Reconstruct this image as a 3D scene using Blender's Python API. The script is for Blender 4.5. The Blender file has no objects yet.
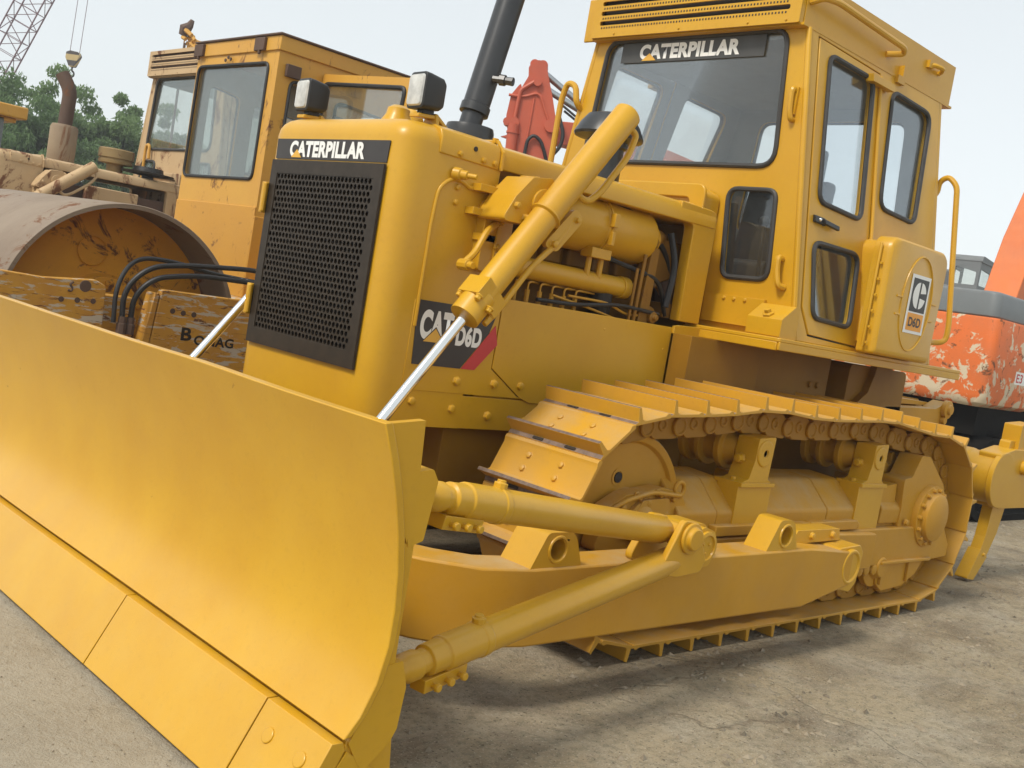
import bpy, bmesh, math, random
from mathutils import Vector, Matrix, noise
from mathutils.geometry import tessellate_polygon
R = math.radians
random.seed(7)
scene = bpy.context.scene
col = scene.collection

# ------------------------------------------------------------------ camera
cd = bpy.data.cameras.new("camera")
cam = bpy.data.objects.new("camera", cd); col.objects.link(cam)
cd.sensor_fit = 'HORIZONTAL'; cd.sensor_width = 36.0
cd.lens = 1075.52 / 1024 * 36.0
cd.clip_start = 0.05; cd.clip_end = 3000
yaw, pit, rol = R(225.5795), R(-4.3116), R(9.6838)
fw = Vector((math.cos(pit)*math.cos(yaw), math.cos(pit)*math.sin(yaw), math.sin(pit)))
rt = fw.cross(Vector((0, 0, 1))).normalized(); up = rt.cross(fw)
r2 = math.cos(rol)*rt + math.sin(rol)*up
u2 = -math.sin(rol)*rt + math.cos(rol)*up
M = Matrix((r2, u2, -fw)).transposed().to_4x4()
M.translation = Vector((5.7418, 3.6664, 1.302))
cam.matrix_world = M
scene.camera = cam

# ------------------------------------------------------------------ light
SUN_EL, SUN_AZ = R(50), R(2)            # azimuth measured from +X towards +Y
world = bpy.data.worlds.new("World"); scene.world = world
world.use_nodes = True
wn = world.node_tree.nodes; wl = world.node_tree.links
bg = wn['Background']
sky = wn.new('ShaderNodeTexSky'); sky.sky_type = 'NISHITA'; sky.sun_disc = False
sky.sun_elevation = SUN_EL; sky.sun_rotation = R(90) - SUN_AZ
sky.air_density = 1.3; sky.dust_density = 1.2; sky.ozone_density = 1.0
hs = wn.new('ShaderNodeHueSaturation'); hs.inputs['Saturation'].default_value = 0.22
hs.inputs['Value'].default_value = 1.0
wl.new(sky.outputs[0], hs.inputs['Color'])
veil = wn.new('ShaderNodeMix'); veil.data_type = 'RGBA'; veil.inputs[0].default_value = 0.62   # thin even overcast
veil.inputs[7].default_value = (4.35, 4.72, 4.85, 1)
wl.new(hs.outputs[0], veil.inputs[6]); wl.new(veil.outputs[2], bg.inputs['Color'])
bg.inputs['Strength'].default_value = 0.13
sd = bpy.data.lights.new("sun", 'SUN'); sun = bpy.data.objects.new("sun", sd); col.objects.link(sun)
sd.energy = 2.0; sd.angle = R(13); sd.color = (1.0, 0.93, 0.82)
dirs = Vector((math.cos(SUN_EL)*math.cos(SUN_AZ), math.cos(SUN_EL)*math.sin(SUN_AZ), math.sin(SUN_EL)))
sun.rotation_euler = dirs.to_track_quat('Z', 'Y').to_euler()
scene.view_settings.view_transform = 'Standard'; scene.view_settings.look = 'None'
scene.view_settings.exposure = 0.58; scene.view_settings.gamma = 1.0
scene.view_settings.use_curve_mapping = False

# ------------------------------------------------------------------ materials
class NT:
    def __init__(s, name):
        s.m = bpy.data.materials.new(name); s.m.use_nodes = True
        s.n = s.m.node_tree.nodes; s.l = s.m.node_tree.links
        s.b = s.n['Principled BSDF']; s.out = s.n['Material Output']
    def add(s, t, **kw):
        n = s.n.new(t)
        for k, v in kw.items(): setattr(n, k, v)
        return n
    def coord(s, scale=(1, 1, 1), rot=(0, 0, 0), kind='Object'):
        t = s.add('ShaderNodeTexCoord'); m = s.add('ShaderNodeMapping')
        m.inputs['Scale'].default_value = scale; m.inputs['Rotation'].default_value = rot
        s.l.new(t.outputs[kind], m.inputs['Vector']); return m.outputs[0]
    def noise(s, vec, scale, detail=6, rough=.6, dist=0):
        n = s.add('ShaderNodeTexNoise'); n.inputs['Scale'].default_value = scale
        n.inputs['Detail'].default_value = detail; n.inputs['Roughness'].default_value = rough
        n.inputs['Distortion'].default_value = dist
        s.l.new(vec, n.inputs['Vector']); return n.outputs['Fac']
    def ramp(s, fac, stops):
        r = s.add('ShaderNodeValToRGB'); e = r.color_ramp.elements
        while len(e) < len(stops): e.new(.5)
        for i, (p, c) in enumerate(stops):
            e[i].position = p; e[i].color = (c, c, c, 1) if isinstance(c, (int, float)) else (*c, 1)
        s.l.new(fac, r.inputs['Fac']); return r.outputs['Color']
    def mix(s, fac, a, b, blend='MIX'):
        m = s.add('ShaderNodeMix', data_type='RGBA', blend_type=blend)
        for sock, v in ((m.inputs['Factor'], fac), (m.inputs['A'], a), (m.inputs['B'], b)):
            pass
        def put(i, v):
            if hasattr(v, 'links'): s.l.new(v, m.inputs[i])
            elif isinstance(v, (int, float)): m.inputs[i].default_value = v if i == 0 else (v, v, v, 1)
            else: m.inputs[i].default_value = (*v, 1)
        put(0, fac); put(6, a); put(7, b)
        return m.outputs[2]
    def math(s, op, a, b=0.0):
        m = s.add('ShaderNodeMath', operation=op)
        for i, v in enumerate((a, b)):
            if hasattr(v, 'links'): s.l.new(v, m.inputs[i])
            else: m.inputs[i].default_value = v
        return m.outputs[0]
    def bump(s, h, strength=.2, dist=.01):
        b = s.add('ShaderNodeBump'); b.inputs['Strength'].default_value = strength
        b.inputs['Distance'].default_value = dist
        s.l.new(h, b.inputs['Height']); s.l.new(b.outputs[0], s.b.inputs['Normal'])
    def color(s, c):
        if hasattr(c, 'links'): s.l.new(c, s.b.inputs['Base Color'])
        else: s.b.inputs['Base Color'].default_value = (*c, 1)
    def set(s, **kw):
        for k, v in kw.items():
            k = k.replace('_', ' ')
            if hasattr(v, 'links'): s.l.new(v, s.b.inputs[k])
            else: s.b.inputs[k].default_value = v

RUST = (.10, .04, .02)
def paint(name, c, c2=None, rough=.42, dust=.25, dustcol=(.50, .40, .25), rust=0., chip=0., chipcol=(.62, .56, .44),
          stretch=(1, 1, 1), bump=.05, spec=.5, scale=1., chip_low=None):
    t = NT(name); v = t.coord(); vs = t.coord(stretch)
    TONE = 1.25
    c = tuple(min(.85, x*TONE) for x in c); c2 = tuple(min(.85, x*TONE) for x in c2) if c2 else None
    dustcol = tuple(x*TONE for x in dustcol); chipcol = tuple(x*TONE for x in chipcol)
    c2 = c2 or tuple(x*.84 for x in c)
    a = t.noise(v, 2.2*scale, 5, .55)
    k = t.mix(t.ramp(a, [(.35, 0.), (.7, 1.)]), c, c2)
    fine = t.noise(v, 38*scale, 4, .6)
    k = t.mix(t.math('MULTIPLY', t.ramp(fine, [(.55, 0.), (.8, 1.)]), .22), k, tuple(x*.62 for x in c))
    if dust:
        g = t.add('ShaderNodeNewGeometry'); sx = t.add('ShaderNodeSeparateXYZ'); t.l.new(g.outputs['Normal'], sx.inputs[0])
        upf = t.ramp(sx.outputs['Z'], [(.25, .12), (.95, 1.)])
        dn = t.ramp(t.noise(v, 4.5*scale, 7, .68), [(.40, 0.), (.72, 1.)])
        f = t.math('MULTIPLY', t.math('MULTIPLY', upf, dn), dust)
        k = t.mix(f, k, dustcol)
    rv = rough
    if chip:
        n = t.noise(vs, 3.2*scale, 9, .66, .5)
        if chip_low:
            sz = t.add('ShaderNodeSeparateXYZ'); t.l.new(v, sz.inputs[0])
            n = t.math('ADD', n, t.math('MULTIPLY', t.ramp(t.math('SUBTRACT', sz.outputs['Z'], chip_low[0]), [(0., 1.), (chip_low[1]-chip_low[0], 0.)]), .10))
        m = t.ramp(n, [(.62-chip*.22, 0.), (.645-chip*.22, 1.)])
        k = t.mix(m, k, chipcol)
    if rust:
        n = t.noise(vs, 4.3*scale, 10, .72, .8)
        m = t.ramp(n, [(.68-rust*.2, 0.), (.74-rust*.2, 1.)])
        k = t.mix(m, k, t.mix(t.noise(v, 25, 5), RUST, (.20, .085, .035)))
        rv = t.math('ADD', t.math('MULTIPLY', m, .35), rough)
    else:
        rv = t.math('ADD', t.math('MULTIPLY', a, .14), rough-.05)
    t.color(k); t.set(Roughness=rv, Specular_IOR_Level=spec)
    if bump: t.bump(t.math('ADD', t.math('MULTIPLY', t.noise(v, 60*scale, 4, .6), .25), t.math('MULTIPLY', t.noise(v, 4.5, 2, .5), 5.)), bump*1.6, .004)
    return t.m

def plain(name, c, rough=.5, metal=0., var=.18, scale=12, spec=.5, bump=0.):
    t = NT(name); v = t.coord()
    n = t.noise(v, scale, 6, .6)
    t.color(t.mix(t.ramp(n, [(.35, 0.), (.7, 1.)]), c, tuple(x*(1-var) for x in c)))
    t.set(Roughness=t.math('ADD', t.math('MULTIPLY', n, .2), rough-.1), Metallic=metal, Specular_IOR_Level=spec)
    if bump: t.bump(n, bump, .004)
    return t.m

def glass(name, tint=(.80, .84, .84), refl=.10, dirt=.07, dirtcol=(.55, .54, .50)):
    t = NT(name); v = t.coord()
    t.n.remove(t.b)
    tr = t.add('ShaderNodeBsdfTransparent'); tr.inputs[0].default_value = (*tint, 1)
    gl = t.add('ShaderNodeBsdfGlossy'); gl.inputs['Roughness'].default_value = .03
    gl.inputs[0].default_value = (.9, .95, 1, 1)
    lw = t.add('ShaderNodeLayerWeight'); lw.inputs['Blend'].default_value = .35
    f = t.math('ADD', t.math('MULTIPLY', lw.outputs['Fresnel'], .28), refl)
    m1 = t.add('ShaderNodeMixShader'); t.l.new(f, m1.inputs[0]); t.l.new(tr.outputs[0], m1.inputs[1]); t.l.new(gl.outputs[0], m1.inputs[2])
    df = t.add('ShaderNodeBsdfDiffuse'); df.inputs[0].default_value = (*dirtcol, 1)
    d = t.math('MULTIPLY', t.ramp(t.noise(v, 3, 7, .65), [(.3, .5), (.75, 1.6)]), dirt)
    m2 = t.add('ShaderNodeMixShader'); t.l.new(d, m2.inputs[0]); t.l.new(m1.outputs[0], m2.inputs[1]); t.l.new(df.outputs[0], m2.inputs[2])
    t.l.new(m2.outputs[0], t.out.inputs['Surface'])
    return t.m

Y1 = (.468, .258, .010)
M_yel = paint('fresh_yellow_paint', Y1, (.425, .220, .0065), rough=.36, dust=.22, dustcol=(.38, .28, .13), spec=.4)
M_blade = paint('blade_yellow_paint', Y1, (.430, .225, .007), rough=.33, dust=.25, dustcol=(.40, .30, .13), rust=.055, stretch=(1, 1, 1.6), spec=.5, bump=.07, scale=1.6)
M_blade.node_tree.nodes['Principled BSDF'].inputs['Coat Weight'].default_value = .20
M_blade.node_tree.nodes['Principled BSDF'].inputs['Coat Roughness'].default_value = .22
M_yel.node_tree.nodes['Principled BSDF'].inputs['Coat Weight'].default_value = .15
M_yel.node_tree.nodes['Principled BSDF'].inputs['Coat Roughness'].default_value = .2
M_yeld = paint('dusty_yellow_paint', (.42, .212, .010), (.36, .178, .010), rough=.5, dust=.8, dustcol=(.36, .27, .15), spec=.35)
M_hull = paint('dark_yellow_paint', (.25, .122, .006), (.18, .085, .005), rough=.55, dust=.3, dustcol=(.20, .135, .055), spec=.3)  # darker brownish yellow for the hull and bulkhead
M_shoe = paint('track_yellow_paint', (.46, .240, .012), (.37, .19, .014), rough=.48, dust=.75, rust=.18, dustcol=(.36, .27, .16))
M_chain = paint('dark_chain_yellow', (.30, .148, .009), (.22, .105, .008), rough=.55, dust=.4, dustcol=(.24, .17, .09), rust=.2, spec=.3)  # darker yellow for the chain links, with dust and rust
M_wear = plain('worn_track_steel', (.24, .17, .13), .55, .2, .5, 30)
M_blk = plain('black_paint', (.018, .017, .016), .42, 0, .3, 14)
M_grille = plain('grille_paint', (.034, .024, .015), .42, 0, .35, 20, spec=.3)
M_core_shade = plain('radiator_core', (.010, .009, .008), .9, spec=.08)  # radiator black; also paints the shade under the orange excavator
M_rub = plain('black_rubber', (.016, .016, .017), .55)
M_gask = plain('window_rubber', (.040, .038, .036), .55)
M_chr = plain('polished_chrome', (.82, .82, .80), .10, 1.0, .04, 6)
M_wht = plain('white_decal', (.80, .80, .77), .45, 0, .05)
M_red = plain('red_decal', (.52, .035, .035), .45, 0, .1)
M_dec = plain('dark_decal', (.035, .030, .028), .45, 0, .15)
M_tri = plain('yellow_decal', (.72, .40, .05), .45, 0, .08)
M_org = plain('orange_decal', (.78, .33, .03), .45, 0, .08)
M_stk = plain('stack_paint', (.040, .042, .045), .33, .2, .25, 9)
M_rod = plain('dull_chrome', (.40, .42, .43), .32, .9, .1, 6)
M_lens = plain('lamp_lens', (.62, .62, .59), .15, 0, .35, 22)
M_grey_in = plain('cab_lining', (.33, .325, .30), .8, 0, .12, 5)
M_seat = plain('seat_vinyl', (.045, .042, .04), .55, 0, .3)
M_glass = glass('tinted_window', (.94, .96, .965), .025, .015)
M_glassf = glass('dusty_windscreen', (.93, .94, .93), .03, .045, (.30, .29, .27))
M_glassr = glass('dusty_old_glass', (.84, .86, .83), .06, .07, (.40, .40, .36))
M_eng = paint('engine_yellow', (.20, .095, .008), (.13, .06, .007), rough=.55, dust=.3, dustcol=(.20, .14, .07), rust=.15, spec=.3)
M_dark = plain('dark_parts_and_hole_shade', (.030, .022, .015), .65, 0, .4, 8)  # dark parts; also paints the shade inside small holes and slots
M_drum = paint('bare_drum_steel', (.20, .155, .11), (.145, .105, .072), rough=.62, dust=.5, dustcol=(.25, .20, .155), rust=.58, stretch=(1, .4, 1))
M_drumin = paint('drum_inner_yellow', (.60, .28, .018), (.48, .20, .015), rough=.6, dust=.2, dustcol=(.30, .19, .08), rust=.72, spec=.3)
M_ryel = paint('faded_roller_yellow', (.47, .25, .032), (.44, .22, .028), rough=.5, dust=.2, rust=.48, stretch=(1, 1, .5))
M_plate = paint('peeling_yellow_plate', (.42, .215, .020), (.36, .17, .02), rough=.6, dust=.2, rust=.58, chip=.36, chipcol=(.38, .33, .26), stretch=(.45, .45, 2.2), scale=4.)
M_beige = paint('weathered_beige_paint', (.40, .28, .15), (.35, .235, .12), rough=.65, dust=.4, dustcol=(.38, .31, .21), rust=.74, stretch=(1, 1, .5))
M_rustp_shade = paint('rusted_pipe_and_gap_shade', (.085, .050, .034), (.055, .032, .022), rough=.8, dust=.25, dustcol=(.17, .12, .08), rust=.4)  # rusty brown; also paints shaded gaps on the beige bulldozer
M_rustm = paint('rusty_muffler', (.22, .165, .105), (.16, .11, .07), rough=.75, dust=.2, dustcol=(.25, .19, .13), rust=.70, stretch=(1, 1, .25))
M_exred = paint('faded_red_paint', (.40, .070, .028), (.32, .060, .03), rough=.5, dust=.25, dustcol=(.5, .3, .22), rust=.05)
M_exor = paint('peeling_orange_paint', (.56, .120, .018), (.46, .115, .03), rough=.6, dust=.3, dustcol=(.36, .22, .11), rust=.50, chip=.14, chipcol=(.48, .40, .28), scale=1.9, chip_low=(1.12, 1.72))
M_exor2 = paint('faded_orange_paint', (.52, .125, .022), (.42, .10, .025), rough=.55, dust=.2, rust=.16, stretch=(1, 1, .6))
M_exside = paint('scuffed_shaded_red_side', (.34, .075, .035), (.28, .07, .04), rough=.6, dust=.2, rust=.3, chip=.36, chipcol=(.40, .36, .30), stretch=(1, 1, .5))  # body orange darkened to red, the side's shade put into the colour
M_grey = paint('faded_grey_paint', (.125, .14, .145), (.11, .12, .125), rough=.5, dust=.4, dustcol=(.28, .28, .26))
M_steel = plain('lattice_steel', (.20, .13, .15), .6, .2)
M_bark = plain('bark', (.10, .075, .05), .9, 0, .4, 10)

def leaf_mat(name, a, b):
    t = NT(name); v = t.coord()
    k = t.mix(t.ramp(t.noise(v, .9, 4), [(.35, 0.), (.65, 1.)]), a, b)
    t.color(t.mix(t.math('MULTIPLY', t.noise(v, 9, 3), .6), k, tuple(x*.45 for x in a)))
    t.set(Roughness=.6)
    tl = t.add('ShaderNodeBsdfTranslucent'); t.l.new(k, tl.inputs[0]); mx = t.add('ShaderNodeMixShader'); mx.inputs[0].default_value = .5
    t.l.new(t.b.outputs[0], mx.inputs[1]); t.l.new(tl.outputs[0], mx.inputs[2]); t.l.new(mx.outputs[0], t.out.inputs['Surface']); return t.m
M_leaf = leaf_mat('leaf_green', (.17, .28, .10), (.22, .32, .13))
M_leaf2 = leaf_mat('dark_leaf_green', (.125, .215, .080), (.17, .265, .105))

def ground_mat():
    t = NT('dusty_concrete'); v = t.coord()
    big = t.noise(v, .55, 6, .6); mid = t.noise(v, 2.6, 8, .65); fin = t.noise(v, 26, 8, .7); spk = t.noise(v, 130, 3, .6)
    k = t.mix(t.ramp(big, [(.38, 0.), (.62, 1.)]), (.39, .328, .225), (.325, .258, .160))
    k = t.mix(t.math('MULTIPLY', t.ramp(mid, [(.45, 0.), (.68, 1.)]), .6), k, (.37, .335, .27))
    k = t.mix(t.math('MULTIPLY', t.ramp(t.noise(t.coord((1, 1.7, 1), (0, 0, .5)), 1.5, 9, .72, .6), [(.46, 0.), (.62, 1.)]), .62), k, (.135, .098, .060))
    k = t.mix(t.math('MULTIPLY', t.ramp(fin, [(.47, 0.), (.66, 1.)]), .6), k, (.150, .140, .090))
    k = t.mix(t.math('MULTIPLY', t.ramp(spk, [(.58, 0.), (.68, 1.)]), .7), k, (.52, .47, .39))
    k = t.mix(t.math('MULTIPLY', t.ramp(t.noise(v, 75, 4, .6), [(.60, 0.), (.66, 1.)]), .8), k, (.055, .040, .027))
    sx = t.add('ShaderNodeSeparateXYZ'); t.l.new(v, sx.inputs[0])
    slab = t.ramp(t.math('ADD', t.math('MULTIPLY', t.math('SUBTRACT', sx.outputs['X'], 3.7), .9), t.math('MULTIPLY', t.math('SUBTRACT', mid, .5), .8)), [(.25, 0.), (.6, 1.)])
    kc = t.mix(t.ramp(mid, [(.3, 0.), (.7, 1.)]), (.345, .308, .238), (.405, .368, .292))
    kc = t.mix(t.math('MULTIPLY', t.ramp(fin, [(.52, 0.), (.75, 1.)]), .35), kc, (.24, .20, .145))
    k = t.mix(t.math('MULTIPLY', slab, .85), k, kc)
    vo = t.add('ShaderNodeTexVoronoi', feature='DISTANCE_TO_EDGE'); vo.inputs['Scale'].default_value = .42
    wv = t.add('ShaderNodeVectorMath', operation='ADD'); ns = t.add('ShaderNodeTexNoise'); ns.inputs['Scale'].default_value = 1.6
    ns.inputs['Detail'].default_value = 6
    t.l.new(v, ns.inputs['Vector']); t.l.new(v, wv.inputs[0]); t.l.new(ns.outputs['Color'], wv.inputs[1]); t.l.new(wv.outputs[0], vo.inputs['Vector'])
    cr = t.ramp(vo.outputs['Distance'], [(.0, 1.), (.006, 0.)])
    k = t.mix(t.math('MULTIPLY', t.math('MULTIPLY', cr, t.ramp(t.noise(v, .8, 2), [(.52, 0.), (.60, 1.)])), .5), k, (.11, .085, .06))
    t.color(k); t.set(Roughness=.9, Specular_IOR_Level=.25)
    h = t.math('ADD', t.math('MULTIPLY', fin, 1.1), t.math('ADD', t.math('MULTIPLY', spk, .35), t.math('MULTIPLY', mid, 1.2)))
    t.bump(t.math('SUBTRACT', h, t.math('MULTIPLY', cr, .5)), .75, .022)
    return t.m
M_ground = ground_mat()
M_stone = plain('gravel_stone', (.33, .275, .195), .9, 0, .7, 6)

# ------------------------------------------------------------------ mesh helpers
def V(*a): return Vector(a)
def rpoly(pts, r, n=5):
    """round the corners of a closed 2-D polygon"""
    out = []; N = len(pts)
    for i in range(N):
        p = Vector(pts[i]).to_2d(); a = Vector(pts[i-1]).to_2d(); b = Vector(pts[(i+1) % N]).to_2d()
        rr = r[i] if isinstance(r, (list, tuple)) else r
        if rr <= 0: out.append((p.x, p.y)); continue
        da = (a-p); db = (b-p); la, lb = da.length, db.length; da /= la; db /= lb
        ang = math.acos(max(-1, min(1, da.dot(db)))); d = min(rr/max(math.tan(ang/2), 1e-4), la*.49, lb*.49)
        s, e = p+da*d, p+db*d
        for k in range(n+1):
            t = k/n; q = (s*(1-t)+p*t)*(1-t)+(p*(1-t)+e*t)*t
            out.append((q.x, q.y))
    return out
def rpath(pts, r, n=5):
    pts = [Vector(p) for p in pts]; out = [pts[0]]
    for i in range(1, len(pts)-1):
        p, a, b = pts[i], pts[i-1], pts[i+1]
        da, db = (a-p), (b-p); d = min(r, da.length*.49, db.length*.49)
        s, e = p+da.normalized()*d, p+db.normalized()*d
        for k in range(n+1):
            t = k/n; out.append((s*(1-t)+p*t)*(1-t)+(p*(1-t)+e*t)*t)
    out.append(pts[-1]); return out
def rect(x0, x1, y0, y1): return [(x0, y0), (x1, y0), (x1, y1), (x0, y1)]
AX = {'X': lambda p, a: V(a, p[0], p[1]), 'Y': lambda p, a: V(p[0], a, p[1]), 'Z': lambda p, a: V(p[0], p[1], a)}

class MB:
    def __init__(s): s.bm = bmesh.new()
    def face(s, vs, m=0):
        try: f = s.bm.faces.new(vs); f.material_index = m; return f
        except ValueError: return None
    def box(s, x0, x1, y0, y1, z0, z1, m=0):
        s.prism(rect(x0, x1, y0, y1), 'Z', z0, z1, m); return s
    def prism(s, pts, ax, a, b, m=0, f=None, capm=None):
        f = f or AX[ax]; lo = [s.bm.verts.new(f(p, a)) for p in pts]; hi = [s.bm.verts.new(f(p, b)) for p in pts]
        n = len(pts)
        for i in range(n): s.face([lo[i], lo[(i+1) % n], hi[(i+1) % n], hi[i]], m)
        cm = m if capm is None else capm
        s.face(lo[::-1], cm); s.face(hi, cm); return s
    def rings(s, rings, m=0, caps=True, closed=True):
        vs = [[s.bm.verts.new(p) for p in r] for r in rings]; n = len(vs[0])
        for a, b in zip(vs, vs[1:]):
            for i in range(n if closed else n-1): s.face([a[i], a[(i+1) % n], b[(i+1) % n], b[i]], m)
        if caps and closed: s.face(vs[0][::-1], m); s.face(vs[-1], m)
        return s
    def pipe(s, pts, r, n=10, m=0, closed=False, radii=None):
        pts = [Vector(p) for p in pts]; N = len(pts); rings = []
        t0 = (pts[1]-pts[0]).normalized()
        u = t0.orthogonal().normalized()
        for i in range(N):
            if closed: t = (pts[(i+1) % N]-pts[i-1])
            else: t = pts[min(i+1, N-1)]-pts[max(i-1, 0)]
            t.normalize(); u = (u-t*u.dot(t)).normalized(); w = t.cross(u)
            rr = radii[i] if radii else r
            rings.append([pts[i]+(u*math.cos(2*math.pi*k/n)+w*math.sin(2*math.pi*k/n))*rr for k in range(n)])
        if closed:
            rings.append(rings[0]); s.rings(rings, m, caps=False)
        else: s.rings(rings, m)
        return s
    def tube(s, a, b, r, r1=None, n=16, m=0):
        return s.pipe([a, b], r, n, m, radii=[r, r if r1 is None else r1])
    def lathe(s, o, ax, prof, n=28, m=0, caps=True):
        ax = Vector(ax).normalized(); u = ax.orthogonal().normalized(); w = ax.cross(u); o = Vector(o)
        s.rings([[o+ax*h+(u*math.cos(2*math.pi*k/n)+w*math.sin(2*math.pi*k/n))*max(r, 1e-4) for k in range(n)] for r, h in prof], m, caps)
        return s
    def bolt(s, p, ax, r=.014, h=.012, m=0, n=6):
        p = Vector(p); ax = Vector(ax).normalized()
        s.lathe(p-ax*.004, ax, [(r*1.25, 0), (r*1.25, .006), (r, .0065), (r, .004+h), (r*.7, .006+h)], n, m); return s
    def plate(s, outer, holes, f, d, m=0, mb=None):
        """sheet with holes; f(u,v,w) maps to space, w from 0 (front) to d (back)"""
        polys = [[V(p[0], p[1], 0) for p in outer]]+[[V(p[0], p[1], 0) for p in h] for h in holes]
        flat = [p for q in polys for p in q]; tris = tessellate_polygon(polys)
        fr = [s.bm.verts.new(f(p.x, p.y, 0)) for p in flat]; bk = [s.bm.verts.new(f(p.x, p.y, d)) for p in flat]
        mb = m if mb is None else mb
        for a, b, c in tris:
            s.face([fr[a], fr[b], fr[c]], m); s.face([bk[c], bk[b], bk[a]], mb)
        k = 0
        for q in polys:
            n = len(q)
            for i in range(n): s.face([fr[k+i], fr[k+(i+1) % n], bk[k+(i+1) % n], bk[k+i]], m)
            k += n
        return s
    def ball(s, c, r, sc=(1, 1, 1), m=0, seg=16):
        res = bmesh.ops.create_uvsphere(s.bm, u_segments=seg, v_segments=seg//2, radius=r)
        for v in res['verts']: v.co = Vector((v.co.x*sc[0], v.co.y*sc[1], v.co.z*sc[2]))+Vector(c)
        return s
    def build(s, name, mats, parent=None, bevel=0., org=None, seg=2, smooth=35, wn=True):
        me = bpy.data.meshes.new(name)
        bmesh.ops.recalc_face_normals(s.bm, faces=s.bm.faces[:])
        o3 = Vector(org if org is not None else ORG)
        if o3.length: bmesh.ops.translate(s.bm, verts=s.bm.verts[:], vec=-o3)
        s.bm.to_mesh(me); s.bm.free()
        for m in (mats if isinstance(mats, (list, tuple)) else [mats]): me.materials.append(m)
        if smooth:
            me.polygons.foreach_set('use_smooth', [True]*len(me.polygons)); me.set_sharp_from_angle(angle=R(smooth))
        ob = bpy.data.objects.new(name, me); col.objects.link(ob)
        if parent: ob.parent = parent
        if bevel:
            b = ob.modifiers.new('bevel', 'BEVEL'); b.width = bevel; b.segments = seg; b.limit_method = 'ANGLE'; b.angle_limit = R(38)
            b.harden_normals = False
        return ob
ORG = V(0, 0, 0)
def tag(o, label=None, cat=None, group=None, kind=None):
    for k, v in (('label', label), ('category', cat), ('group', group), ('kind', kind)):
        if v: o[k] = v
    return o
def thing(name, label, cat, loc=(0, 0, 0), rz=0, group=None):
    o = bpy.data.objects.new(name, None); col.objects.link(o); o.location = loc; o.rotation_euler.z = rz
    o.empty_display_size = .2
    return tag(o, label, cat, group)
def lettering(s, name, size, xs, origin, right, upv, mat, parent, bold=.02, depth=.0015, name_obj='lettering', align='LEFT', width=None):
    """text laid on a surface as a thin raised mesh; width stretches it to that length"""
    cu = bpy.data.curves.new(name_obj, 'FONT'); cu.body = s; cu.size = 1; cu.offset = bold; cu.extrude = 0
    cu.align_x = 'LEFT'; cu.space_character = 1.05
    ob = bpy.data.objects.new('tmp', cu); col.objects.link(ob)
    dg = bpy.context.evaluated_depsgraph_get(); me = bpy.data.meshes.new_from_object(ob.evaluated_get(dg))
    bpy.data.objects.remove(ob)
    xsv = [v.co.x for v in me.vertices]; ysv = [v.co.y for v in me.vertices]
    x0, x1, y0, y1 = min(xsv), max(xsv), min(ysv), max(ysv)
    sy = size/(y1-y0); sx = (width/(x1-x0)) if width else sy*xs
    right = Vector(right).normalized(); upv = Vector(upv).normalized(); nrm = right.cross(upv)
    for v in me.vertices:
        v.co = Vector(origin)+right*((v.co.x-x0)*sx)+upv*((v.co.y-y0)*sy)+nrm*depth - ORG
    me.materials.clear(); me.materials.append(mat)
    o = bpy.data.objects.new(name_obj, me); col.objects.link(o)
    if parent: o.parent = parent
    return o

# ------------------------------------------------------------------ ground
g = MB()
N = 60
g.face([g.bm.verts.new(p) for p in (V(-900, -900, 0), V(900, -900, 0), V(900, 900, 0), V(-900, 900, 0))])
tag(g.build('ground', M_ground, smooth=0), kind='structure')

# loose gravel: uncountable
g = MB(); rg = random.Random(3)
def stone(g, x, y, s, rg):
    pts = []
    base = [(1, 0, 0), (-1, 0, 0), (0, 1, 0), (0, -1, 0), (0, 0, 1), (0, 0, -.4)]
    a = rg.random()*6.28; ca, sa = math.cos(a), math.sin(a)
    vs = []
    for bx, by, bz in base:
        k = s*(.6+.7*rg.random()); X, Y = bx*k*1.2, by*k*.8
        vs.append(g.bm.verts.new((x+X*ca-Y*sa, y+X*sa+Y*ca, max(bz*k*.7, -.002)+.001)))
    for f in ((0, 2, 4), (2, 1, 4), (1, 3, 4), (3, 0, 4), (2, 0, 5), (1, 2, 5), (3, 1, 5), (0, 3, 5)):
        g.face([vs[i] for i in f])
for i in range(11000):
    x = rg.uniform(-4.5, 4.3); y = 1.10+rg.random()**1.3*3.3
    if rg.random() < noise.noise(V(x*1.1, y*1.1, 3))*1.5+.42: stone(g, x, y, rg.choice((.003, .004, .005, .006, .008, .011, .016)), rg)
for i in range(700):
    stone(g, rg.uniform(4.3, 5.3), rg.uniform(-.8, 2.2), rg.choice((.0015, .002, .003, .004)), rg)
for i in range(1600):
    stone(g, rg.uniform(-7, -.5), rg.uniform(-1.2, 3.2), rg.choice((.005, .008, .012, .02)), rg)
tag(g.build('gravel', M_stone, smooth=0), 'loose gravel scattered over the dusty yard floor', 'gravel', kind='stuff')

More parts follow.
